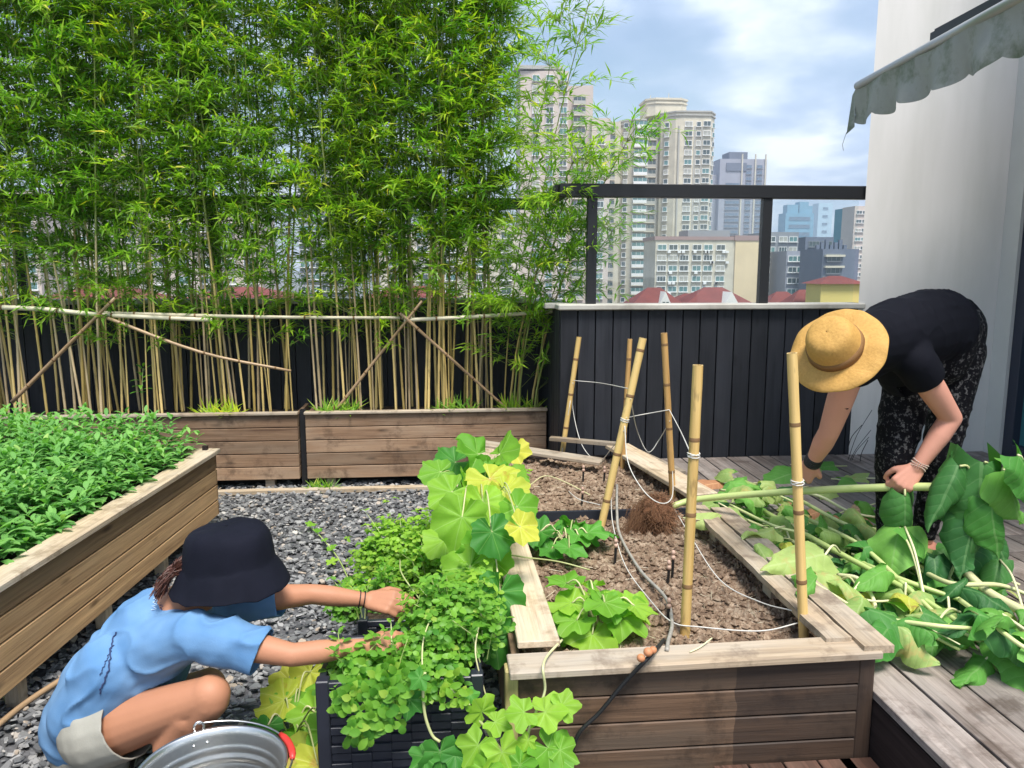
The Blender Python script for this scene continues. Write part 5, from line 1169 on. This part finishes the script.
bd=solid('body',body,.0052,M['skin2'],t,3); eyes(hq,.98,t)
tee=[cap(J(938,327,2.76),.138,J(925,327,2.72),.138),cap(J(925,327,2.72),.138,ch,.130),cap(ch,.13,nk+V((.01,.015,0)),.092),cap(ch,.10,sL,.072),cap(ch,.10,sR,.072),cap(ch+V((.02,0,-.05)),.105,J(905,372,2.66),.095),
 cap(sL,.072,sL.lerp(eL,.22),.07),cap(sR,.070,sR.lerp(eR,.30),.066)]
sh=solid('shirt',tee,.0065,M['tee_black'],t,5,wrinkle(5,.006,(.8,.5,.2),30))
dL=(eL-sL).normalized(); dR=(eR-sR).normalized(); cut(sh,[(sL.lerp(eL,.30),dL,.11),(sR.lerp(eR,.08),dR,.10)]); sh.modifiers.new('s','SOLIDIFY').thickness=.004
leg=[cap(pv+V((.0,.02,.0)),.140,J(942,331,2.80),.136),ell(J(953,334,2.90),(.118,.12,.150)),ell(J(938,336,2.78),(.12,.12,.14)),cap(hL,.104,hL.lerp(knL,.5),.082),cap(hL.lerp(knL,.5),.082,knL,.064),cap(hR,.102,hR.lerp(knR,.5),.084),cap(hR.lerp(knR,.5),.084,knR,.068),
 cap(knL,.068,aL+V((0,0,.03)),.046),cap(knR,.068,aR+V((0,0,.03)),.046),cap(knL.lerp(aL,.2)+V((.02,.02,0)),.060,knL.lerp(aL,.5)+V((.012,.012,0)),.054),cap(knR.lerp(aR,.2)+V((.02,.02,0)),.060,knR.lerp(aR,.5)+V((.012,.012,0)),.054)]
solid('leggings',leg,.0065,M['leggings'],t,4,wrinkle(15,.005,(0,.2,1),40))
up_=V((-.64,-.55,.58)).normalized()
hc=hh+up_*.045
ha=hat('hat',hc,up_,t,M['straw'],[(.00001,.098),(.02,.098),(.042,.097),(.060,.092),(.070,.080),(.076,.055),(.081,.03),(.084,.010),(.086,.002),(.092,-.002),(.105,-.003),(.122,-.005),(.138,-.008),(.148,-.012),(.155,-.017)],wob=.010,seed=8)
x_=(V((1,0,0))-up_*up_.x).normalized(); M3=Matrix((x_,up_.cross(x_),up_)).transposed(); b=MB(); b.lathe([(.0860,.004),(.0905,.005),(.0870,.030),(.0815,.031)],64,hc,M3); b.build('hat_band',M['strawband'],ha,smooth=True)
b=MB(); b.add(*(lambda m:(m.v,m.f))((lambda q:(q.lathe([(max(1e-4,.081*math.sin(PI*k/12)),-.09*math.cos(PI*k/12)) for k in range(13)],20,hh+V((.02,.02,.02)),closed=True),q)[1])(MB()))); b.build('hair',M['hair'],t,smooth=True)
r11=random.Random(8)
for e_,w_0,mt,n_,off0 in ((eL,wL,'beads',3,.004),(eR,wR,'bandblack',5,.0)):
    d=(w_0-e_).normalized(); u=d.orthogonal().normalized(); w_=d.cross(u)
    for s in range(n_):
        c_=w_0-d*(off0+.009*s); b=MB()
        if mt=='beads':
            for k in range(22):
                a=k*2*PI/22; q=c_+(u*math.cos(a)+w_*math.sin(a))*.0275+d*.003*math.sin(a*2+s); b.lathe([(.0001,-.0034),(.0034,0),(.0001,.0034)],6,q)
        else: b.tube([c_+(u*math.cos(k*.35)+w_*math.sin(k*.35))*(.028+.001*(s%2)) for k in range(19)],.0046,6)
        b.build('bracelet',M[mt],t)
for an in(aL,aR): b=MB(); b.tube([an+V((.07,.045,-.055)),an+V((.02,.01,-.05)),an+V((-.05,-.03,-.058)),an+V((-.12,-.08,-.066)),an+V((-.145,-.095,-.068))],[.025,.045,.044,.038,.012],14); b.build('shoe',M['shoe2'],t,smooth=True)
# ---------------------------------------------------------------- bucket
M['steel']=plain('stainless_steel',(.72,.72,.70),.33,.06,14,metal=1,bump=.1,bscale=40)
bx=J(214,733,1.9); ctr=V((-.555,1.70,0)); hb=.30; t=thing('steel_bucket','shiny steel bucket with a wire bail and red grip beside the crouching person','bucket',(ctr.x,ctr.y,0))
Rb=.166; rb_=.12; rr=lambda z:rb_+(Rb-rb_)*z/hb
prof=[(.001,.004),(rb_-.004,.004)]+[(rr(z)-.003-(.003 if int(z*1000/13)%2 and (.08<z<.25) else 0),z) for z in [k*.0065 for k in range(1,45)]]+[(Rb-.001,hb-.004),(Rb+.004,hb+.001),(Rb+.006,hb-.003),(Rb+.003,hb-.008)]+[(rr(z)+(.003 if int(z*1000/13)%2 and (.08<z<.25) else 0),z) for z in [k*.0065 for k in range(44,0,-1)]]+[(rb_,0),(.001,0)]
b=MB(); b.lathe(prof,72,ctr); b.build('pail',M['steel'],t,smooth=True)
la=math.atan2(.125,-.06); lug=lambda a,r=Rb+.006,z=hb-.005: ctr+V((math.cos(a)*r,math.sin(a)*r,z))
for a in(la,la+PI):
    b=MB(); c_=lug(a); tdir=V((-math.sin(a),math.cos(a),0)); b.tube([c_+tdir*math.cos(k*.6)*.012+V((0,0,.012+.016*math.sin(k*.6))) for k in range(11)],.0034,6); lg=b.build('lug',M['steel'],t,smooth=True)
    for s in(-1,1): b=MB(); q=ctr+V((math.cos(a+s*.1)*(rr(hb-.03)-.002),math.sin(a+s*.1)*(rr(hb-.03)-.002),hb-.03)); b.lathe([(.0001,-.004),(.005,-.002),(.005,.002),(.0001,.004)],8,q); b.build('rivet',M['steel'],t,smooth=True)
b=MB(); b.tube([lug(la-PI*k/30,Rb+.016,hb+.012-.016*math.sin(PI*k/30)) for k in range(31)],.0026,6); bl=b.build('bail',M['steel'],t,smooth=True)
b=MB(); b.tube([lug(la-PI*k/30,Rb+.016,hb+.012-.016*math.sin(PI*k/30)) for k in range(12,19)],[.006,.0085,.009,.0088,.009,.0085,.006],10); b.build('grip',plain('red_grip',(.62,.045,.035),.4,.1),t,smooth=True)
# ---------------------------------------------------------------- pulled stalks and leaves on the deck
def stalk(name,label,pts,r0,r1,leaves,mt='stem',cat='cut plant',group='cut plants heaped on the deck',rings=True):
    t=thing(name,label,cat,pts[0],group); q=curve(pts,7); b=MB(); n=len(q)
    b.tube(q,[r0+(r1-r0)*i/n for i in range(n)],10); b.build('stem',M[mt],t,smooth=True)
    for L in leaves:
        c,d,nn,Ln,W,dr,fo,cr,m_=L[:9]; rt_=L[9] if len(L)>9 else None; c=V(c)
        if rt_ is not None:
            rt_=V(rt_); pb=MB(); pb.tube(curve([rt_,rt_.lerp(c,.5)+V((0,0,.03)),c],5),[.005]*1 if False else .0042,6); pb.build('leaf_stalk',M['stem_p'],t,smooth=True)
        lb=MB(); bigleaf(lb,c,d,nn,Ln,W,dr,fo,cr*2.4+.004); lb.build('leaf',M[m_],t,smooth=True)
    return t
D0=.285
# the stalk in the hands
SK=[P(668,508,Y=3.14),P(700,499,Y=3.12),P(800,491,Y=2.85),P(900,487,Y=2.60),P(960,487,Y=2.47),P(1024,483,Y=2.35),P(1090,478,Y=2.2)]
h=lambda x,y,Y:P(x,y,Y=Y)
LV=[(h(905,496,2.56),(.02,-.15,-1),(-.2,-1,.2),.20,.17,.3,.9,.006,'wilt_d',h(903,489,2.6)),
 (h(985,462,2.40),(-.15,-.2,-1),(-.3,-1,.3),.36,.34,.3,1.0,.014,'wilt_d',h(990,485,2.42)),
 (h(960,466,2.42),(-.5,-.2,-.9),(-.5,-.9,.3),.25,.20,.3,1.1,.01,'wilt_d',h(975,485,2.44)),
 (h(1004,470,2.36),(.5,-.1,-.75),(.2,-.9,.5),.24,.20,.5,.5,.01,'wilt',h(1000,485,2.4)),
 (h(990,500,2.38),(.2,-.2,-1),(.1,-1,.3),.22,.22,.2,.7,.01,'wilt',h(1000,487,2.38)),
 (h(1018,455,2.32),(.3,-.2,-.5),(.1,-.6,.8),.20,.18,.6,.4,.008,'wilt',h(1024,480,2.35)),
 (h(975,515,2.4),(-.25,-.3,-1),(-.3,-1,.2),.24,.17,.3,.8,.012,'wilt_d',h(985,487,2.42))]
stalk('pulled_stalk','long pale green stalk with big drooping leaves held in both hands by the bending woman',SK,.013,.0165,LV,'stem','plant stalk',None)
# stalks on the heap : each (label, path, radii, leaf list)
Z=lambda x,y,z:P(x,y,Z=z)
stalk('cut_stalk','thick pale stalk lying under the bright folded leaf in the middle of the heap',[Z(765,512,.36),Z(830,548,.40),Z(880,575,.40),Z(925,600,.38),Z(985,640,.34)],.011,.008,
 [(Z(900,528,.52),(-.55,-.55,-.35),(-.4,-.3,1),.20,.20,.8,.35,.006,'wilt',Z(925,600,.38)),(Z(905,527,.53),(.65,-.45,-.35),(.5,-.4,1),.19,.17,.9,.35,.006,'wilt',Z(925,600,.38)),
  (Z(825,555,.46),(-.9,-.30,.06),(-.1,-.6,1),.27,.15,.25,.35,.006,'wilt_p',Z(840,552,.42)),(Z(850,595,.38),(.1,-.9,-.2),(.3,-.4,1),.15,.11,.5,.5,.01,'wilt_y',Z(880,575,.40))])
stalk('cut_stalk','thick yellowish stalk at the right edge with a cut end pointing left',[Z(957,563,.40),Z(985,590,.37),Z(1024,612,.36),Z(1080,640,.35)],.016,.017,
 [(Z(1000,560,.42),(-.5,-.5,-.2),(-.2,-.4,1),.15,.11,.7,.5,.012,'wilt_d',Z(1024,612,.36)),(Z(985,660,.31),(-.75,-.6,.1),(-.1,-.5,1),.18,.14,.5,.7,.012,'wilt',Z(1040,640,.34))],'stem_p')
stalk('cut_stalk','thin pale stalk crossing the heap above the yellow leaf',[Z(735,515,.36),Z(790,540,.36),Z(840,580,.37),Z(870,610,.34),Z(905,640,.32)],.007,.005,
 [(Z(860,592,.36),(.2,-1,-.25),(.3,-.6,1),.17,.13,.5,.35,.008,'wilt_y',Z(840,580,.37)),(Z(780,532,.38),(-.8,-.3,.0),(0,-.4,1),.13,.08,.6,.6,.012,'wilt_p',Z(790,540,.36))],'stem_p')
stalk('cut_stalk','pale stalk with limp dark leaves in the middle of the heap',[Z(810,520,.38),Z(860,545,.42),Z(905,585,.40),Z(950,625,.34),Z(1010,655,.32)],.009,.007,
 [(Z(905,600,.36),(-.3,-.8,-.2),(-.2,-.5,1),.15,.12,.6,.6,.014,'wilt_d',Z(905,585,.40)),(Z(945,590,.38),(.3,-.7,-.2),(.1,-.5,1),.17,.14,.7,.7,.015,'wilt_d',Z(950,625,.34)),(Z(935,625,.37),(-.4,-.8,-.6),(-.2,-1,.4),.13,.11,.4,1.0,.014,'wilt',Z(960,612,.37))],'stem')
stalk('cut_stalk','curved pale leaf stalk bending down beside the yellow leaf',[Z(838,575,.38),Z(860,580,.40),Z(875,605,.35),Z(868,630,.31),Z(830,632,.30)],.008,.005,[(Z(885,592,.37),(.5,-.6,-.2),(.2,-.5,1),.13,.11,.7,.6,.012,'wilt_d')],'stem_p')
stalk('cut_stalk','dark leaved cut plant hanging between the stalk and the deck right of the legs',[Z(975,520,.52),Z(965,545,.46),Z(950,575,.38),Z(940,600,.33)],.007,.005,
 [(Z(970,522,.54),(-.1,-.5,-.9),(-.2,-1,.3),.22,.17,.3,.8,.014,'wilt_d'),(Z(990,530,.50),(.3,-.5,-.8),(.1,-1,.3),.19,.15,.4,.8,.014,'wilt_d'),(Z(935,560,.44),(-.3,-.6,-.6),(-.3,-.8,.5),.17,.13,.6,.7,.014,'wilt_d')],'stem')
# further stalks tangled through the heap
rs=random.Random(12)
for k,(x0,y0,x1,y1,r_,mt,w1_,w2_) in enumerate(((730,505,850,560,.007,'stem','wilt_p','wilt'),(742,530,830,600,.006,'stem_p','wilt_p','wilt_y'),(800,500,930,560,.009,'stem','wilt','wilt_d'),(855,560,1000,610,.010,'stem','wilt','wilt_d'),
   (780,560,890,640,.006,'stem_p','wilt_p','wilt'),(830,600,960,650,.006,'stem','wilt_d','wilt'),(920,570,1040,600,.009,'stem_p','wilt','wilt_d'),(760,490,900,520,.007,'stem_p','wilt','wilt_p'),(890,620,1030,640,.007,'stem','wilt','wilt_d'),(720,490,800,505,.006,'stem','wilt_p','wilt'),
   (850,530,905,600,.008,'stem','wilt_p','wilt'),(960,600,1050,660,.008,'stem','wilt','wilt'),(930,560,1040,640,.007,'stem_p','wilt_d','wilt_p'),(800,580,900,600,.005,'stem_p','wilt_y','wilt_p'))):
    zb_=.33+rs.uniform(0,.06); p_=[Z(x0,y0,zb_+.02),Z((x0*2+x1)/3+rs.uniform(-8,8),(y0*2+y1)/3+rs.uniform(-6,6),zb_+.05),Z((x0+2*x1)/3,(y0+2*y1)/3+rs.uniform(-8,8),zb_+.03),Z(x1,y1,zb_)]
    LL=[]
    for j in range(4):
        c=p_[rs.randrange(4)]+V((rs.uniform(-.05,.05),rs.uniform(-.05,.05),.03)); a=rs.uniform(-2.8,.2); Ln=rs.uniform(.11,.19)
        LL.append((c,V((math.cos(a),math.sin(a)*.8,rs.uniform(-.1,.3))),V((rs.gauss(0,.35),-.5,1)),Ln,Ln*rs.uniform(.55,.85),rs.uniform(.5,1.5),rs.uniform(.4,1.2),.014,w1_ if j%2 else w2_))
    stalk('cut_stalk','pale cut stalk with torn limp leaves, '+('at the far left of the heap','at the left edge board above the yellow leaf','reaching under the hand of the woman','passing under the bright folded leaf','beside the split edge board','low at the front of the heap','near the yellowish thick stalk','between the held stalk and the heap','at the front right of the heap','close behind the root ball','just left of the bright folded leaf','lowest at the right edge of the photo','crossing beneath the yellowish thick stalk','running into the yellow leaf')[k],p_,r_,r_*.7,LL,mt)
# single leaves
one=[('large bright wrinkled leaf lying on the deck boards at the lower right edge',Z(1030,640,.36),(-.45,-.75,-.1),(.1,-.5,1),.24,.25,.7,.5,.010,'wilt'),
('folded green leaf on the deck left of the large wrinkled leaf',Z(968,628,.34),(-.8,-.5,-.05),(0,-.7,1),.17,.10,.5,1.0,.010,'wilt'),
('upright green leaf edge standing behind the folded leaf',Z(1000,612,.36),(-.5,-.5,-.1),(0,-.5,1),.15,.13,.7,.5,.012,'wilt_d'),
('bright green leaf flat on the far deck between the woman and the stakes',Z(795,474,.32),(-1,-.25,0),(0,-.55,1),.22,.19,.4,.25,.008,'wilt'),
('pale limp leaf beyond the bright leaf on the far deck',Z(800,465,.31),(.9,-.3,0),(0,-.4,1),.16,.13,.5,.4,.012,'wilt_p'),
('pale green leaf lying at the soil edge left of the split grey board',Z(775,528,.45),(-.8,-.4,.05),(0,-.6,1),.16,.10,.5,.6,.014,'wilt_p'),
('small dark green leaf standing up in front of the far hand',Z(757,548,.36),(.1,.2,.9),(0,-1,.2),.10,.10,.6,.5,.008,'wilt'),
('small upright green leaf right of the rightmost stake',Z(822,535,.38),(.15,.2,.9),(0,-1,.2),.08,.065,.4,.5,.006,'wilt'),
('limp pale leaf over the right edge board near the divider',Z(728,508,.42),(.5,-.6,-.2),(.1,-.5,1),.14,.10,.7,.7,.012,'wilt_p'),
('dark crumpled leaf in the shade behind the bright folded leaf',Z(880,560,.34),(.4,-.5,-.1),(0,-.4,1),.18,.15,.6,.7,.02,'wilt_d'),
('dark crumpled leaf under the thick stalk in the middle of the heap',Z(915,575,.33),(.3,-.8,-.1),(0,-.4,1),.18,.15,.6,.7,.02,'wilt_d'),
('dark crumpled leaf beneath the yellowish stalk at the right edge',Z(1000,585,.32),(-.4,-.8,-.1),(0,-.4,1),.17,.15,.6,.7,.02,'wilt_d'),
('broad green leaf lying on the far deck just right of the split stake',Z(748,484,.32),(-.9,-.3,0),(0,-.5,1),.19,.15,.4,.3,.010,'wilt'),
('green leaf under the bright leaf on the far deck',Z(800,488,.30),(-.9,-.4,0),(0,-.5,1),.18,.13,.4,.3,.010,'wilt_d'),
('pale leaf on the far deck touching the leg of the woman',Z(866,478,.30),(-.9,.2,0),(0,-.5,1),.18,.13,.4,.3,.010,'wilt_p'),
('green leaf beyond the hand that grips near the root end',Z(835,466,.30),(-.9,.1,0),(0,-.5,1),.20,.15,.4,.3,.010,'wilt'),
('pale leaf lying between the root ball and the orange dead leaf',Z(725,500,.31),(-.9,-.4,0),(0,-.5,1),.15,.11,.4,.4,.010,'wilt_p'),
('limp green leaf left of the woman on the far deck',Z(842,480,.31),(.7,-.5,0),(0,-.5,1),.16,.12,.5,.4,.012,'wilt'),
('pale silvery leaf under the held stalk',Z(835,490,.31),(-.6,-.5,0),(0,-.5,1),.14,.11,.5,.4,.012,'wilt_p'),
('small green leaf among the orange litter',Z(765,497,.31),(-.8,-.4,0),(0,-.5,1),.13,.09,.5,.4,.012,'wilt'),
('curled green leaf near the foot of the woman',Z(870,505,.30),(-.8,-.4,0),(0,-.5,1),.12,.08,.5,.6,.012,'wilt'),
('curled green leaf beside the orange dead leaves',Z(840,513,.30),(-.8,-.5,0),(0,-.5,1),.12,.07,.5,.6,.012,'wilt_d'),
('grey green limp leaf right of the pale leaf heap',Z(905,610,.33),(-.5,-.7,0),(0,-.5,1),.14,.12,.6,.5,.012,'wilt'),
('torn pale leaf hanging over the edge board by the root ball',Z(700,520,.42),(1,-.2,-.1),(0,-.5,1),.20,.10,.3,.3,.012,'wilt_p'),
('yellow green leaf lying just above the deck boards under the curved stalk',Z(850,622,.31),(.5,-.7,0),(0,-.5,1),.12,.09,.4,.3,.01,'wilt_y')]
for lb,c,d,n,L,W,dr,fo,cr,m_ in one:
    t=thing('cut_leaf',lb,'leaf',c,'cut leaves scattered on the deck'); b=MB(); bigleaf(b,c,d,n,L,W,dr,fo,cr*2.2); b.build('blade',M[m_],t,smooth=True); b=MB(); b.tube([V(c)-V(d).normalized()*L*.35,V(c)],[.004,.003],6); b.build('leaf_stalk',M['stem_p'],t,smooth=True)
r9=random.Random(77)
# heap filler: slender limp shreds under the big leaves
b=MB()
NL=[M['wilt'],M['wilt_d'],M['wilt_p'],M['wilt_y'],M['stem_p']]
for _ in range(85):
    x=r9.uniform(725,1015); y=474+(x-735)*.40+r9.uniform(0,75)
    if y>628 or (x<765 and y>552): continue
    b.cm=r9.choice((0,0,0,1,1,2,2,2)); a=r9.uniform(0,6.28); L=r9.uniform(.09,.16); bigleaf(b,P(x,y,Z=.31+r9.random()*.07),V((math.cos(a),math.sin(a),r9.uniform(-.1,.5))),V((r9.gauss(0,.5),-.5+r9.gauss(0,.3),1)),L,L*r9.uniform(.45,.8),r9.uniform(.4,1.6),r9.uniform(.3,1.1),.022,nu=9,nv=6)
for _ in range(14):
    x=r9.uniform(745,1000); y=500+(x-735)*.38+r9.uniform(0,60); b.cm=4; c=P(x,y,Z=.33+r9.random()*.06); a=r9.gauss(-.6,.5); d=V((math.cos(a),math.sin(a),r9.uniform(-.25,.15)))*r9.uniform(.1,.25); b.tube(curve([c,c+d*.5+V((0,0,r9.uniform(0,.04))),c+d],4),r9.uniform(.002,.0045),5)
b.cm=0
for _ in range(300):
    b.cm=r9.choice((0,0,1,2,2))
    x=r9.uniform(735,1010); y=470+ (x-735)*.42+r9.uniform(0,85); 
    if y>632 or (x<765 and y>560): continue
    c=P(x,y,Z=.30+r9.random()*.05); a=r9.uniform(0,6.28); L=r9.uniform(.05,.11); leaf(b,c,V((math.cos(a),math.sin(a),r9.uniform(-.2,.4))),V((r9.gauss(0,.4),-.4,1)),L,L*r9.uniform(.3,.6),r9.uniform(.2,.7),r9.uniform(.2,.9),r9.random())
tag(b.build('leaf_litter',NL,smooth=True),'loose layer of torn limp leaves under the cut plants on the deck','leaf litter',kind='stuff')
for k,(x0,y0,x1,y1,bx,r_,lb) in enumerate(((745,512,835,560,.05,.0045,'thin pale stem lying parallel to the right edge board'),(800,585,865,650,.02,.004,'thin pale stem ending at the deck boards under the yellow leaf'),(870,545,1020,585,.05,.005,'thin green stem running to the right edge above the yellowish stalk'),(905,640,960,612,.03,.0035,'thin pale curved stem right of the hanging limp leaf'),(765,600,830,640,.02,.0035,'short pale stem beside the split board'),(775,545,880,600,.04,.0045,'thin pale stem between the pale leaf and the yellow leaf'),(840,520,930,585,.06,.0055,'green stem behind the bright folded leaf'))):
    string('loose_shoot',lb,[Z(x0,y0,.31),Z((x0+x1)/2,(y0+y1)/2-10,.31+bx),Z(x1,y1,.31)],r_,'stem_p','stem',group='loose stems in the heap on the deck')
for lb,x,y,L in (('orange dead leaf on the far deck left of the bright leaf',722,482,.20),('orange dead leaf below the held stalk',822,512,.14),('brown dead leaf near the hand on the stalk',800,503,.12),('orange dead leaf beside the leg of the woman',865,508,.11),('orange brown dead leaf near the red litter on the deck',842,520,.12),('dull red dead leaf at the foot of the woman',868,520,.12)):
    c=Z(x,y,.305); t=thing('dead_leaf',lb,'dead leaf',c,'dead leaves on the deck'); b=MB(); bigleaf(b,c,(-.9,-.3,.05),(0,-.6,1),L,L*.6,.5,.4,.016); b.build('blade',M['dryleaf'],t,smooth=True); b=MB(); b.tube([c,c+V((.04,.01,.0))],.002,5); b.build('leaf_stalk',M['polebrown'],t)
SKY,CLOUD,SUN,EXPO,HAZE=.095,.64,3.2,.92,.0005
m,nt=_mat('haze_air'); pv_=nd(nt,'ShaderNodeVolumePrincipled'); pv_.inputs['Color'].default_value=(.72,.82,.95,1); pv_.inputs['Density'].default_value=HAZE; nt.links.new(pv_.outputs[0],nd(nt,'ShaderNodeOutputMaterial').inputs['Volume'])
if HAZE>0:
    b=MB(); b.box((0,1300,81),(2600,3000,200)); tag(b.build('haze',m),'pale city haze','haze',kind='stuff')
# ---------------------------------------------------------------- camera, light, render
c=bpy.data.cameras.new('camera'); c.sensor_width=36; c.lens=36*FOC/1024; c.clip_start=.05; c.clip_end=6000
co=bpy.data.objects.new('camera',c); COL.objects.link(co); co.location=CAM; co.rotation_euler=(PI/2-PITCH,0,-YAW); sc.camera=co
SE,SA=R(64),R(165)   # sun elevation, compass direction it stands in (from +Y clockwise)
w=bpy.data.worlds.new('World'); sc.world=w; w.use_nodes=True; nt=w.node_tree; nt.nodes.clear()
sky=nd(nt,'ShaderNodeTexSky',sky_type='NISHITA'); sky.sun_disc=False; sky.sun_elevation=SE; sky.sun_rotation=SA; sky.air_density=1.3; sky.dust_density=1.5; sky.ozone_density=2
tc=nd(nt,'ShaderNodeTexCoord'); gen=tc.outputs['Generated']
sep=nd(nt,'ShaderNodeSeparateXYZ'); nt.links.new(gen,sep.inputs[0])
zz=mth(nt,'ADD',mth(nt,'MAXIMUM',sep.outputs[2],0.),.22)
cb=nd(nt,'ShaderNodeCombineXYZ'); nt.links.new(mth(nt,'DIVIDE',sep.outputs[0],zz),cb.inputs[0]); nt.links.new(mth(nt,'DIVIDE',sep.outputs[1],zz),cb.inputs[1]); nt.links.new(mth(nt,'MULTIPLY',sep.outputs[2],1.5),cb.inputs[2])
n1=noi(nt,cb.outputs[0],.95,7,.5,.25)
mask=ramp(nt,n1,[(.40,(0,0,0)),(.56,(1,1,1))])
n2=noi(nt,cb.outputs[0],1.9,6,.52,.15); cc=ramp(nt,n2,[(.36,(.30,.44,.72)),(.5,(.62,.76,1.0)),(.63,(1.22,1.28,1.36))])
bg=nd(nt,'ShaderNodeBackground'); nt.links.new(sky.outputs[0],bg.inputs[0]); bg.inputs[1].default_value=SKY
bg2=nd(nt,'ShaderNodeBackground'); nt.links.new(cc,bg2.inputs[0]); bg2.inputs[1].default_value=CLOUD
mx=nd(nt,'ShaderNodeMixShader'); nt.links.new(mth(nt,'MULTIPLY',mask,.85),mx.inputs[0]); nt.links.new(bg.outputs[0],mx.inputs[1]); nt.links.new(bg2.outputs[0],mx.inputs[2])
wo=nd(nt,'ShaderNodeOutputWorld'); nt.links.new(mx.outputs[0],wo.inputs[0])
l=bpy.data.lights.new('sun','SUN'); l.energy=SUN; l.angle=R(20); l.color=(1,.96,.9); lo=bpy.data.objects.new('sun',l); COL.objects.link(lo)
d=V((math.sin(SA)*math.cos(SE),math.cos(SA)*math.cos(SE),math.sin(SE))); lo.rotation_euler=d.to_track_quat('Z','Y').to_euler(); lo.location=(0,0,8)
vs=sc.view_settings; vs.view_transform='Standard'; vs.look='None'; vs.exposure=EXPO; vs.gamma=1; vs.use_curve_mapping=False
cy=sc.cycles; cy.max_bounces=6; cy.diffuse_bounces=3; cy.glossy_bounces=2; cy.transmission_bounces=3; cy.transparent_max_bounces=8; cy.use_denoising=True; cy.caustics_reflective=False; cy.caustics_refractive=False
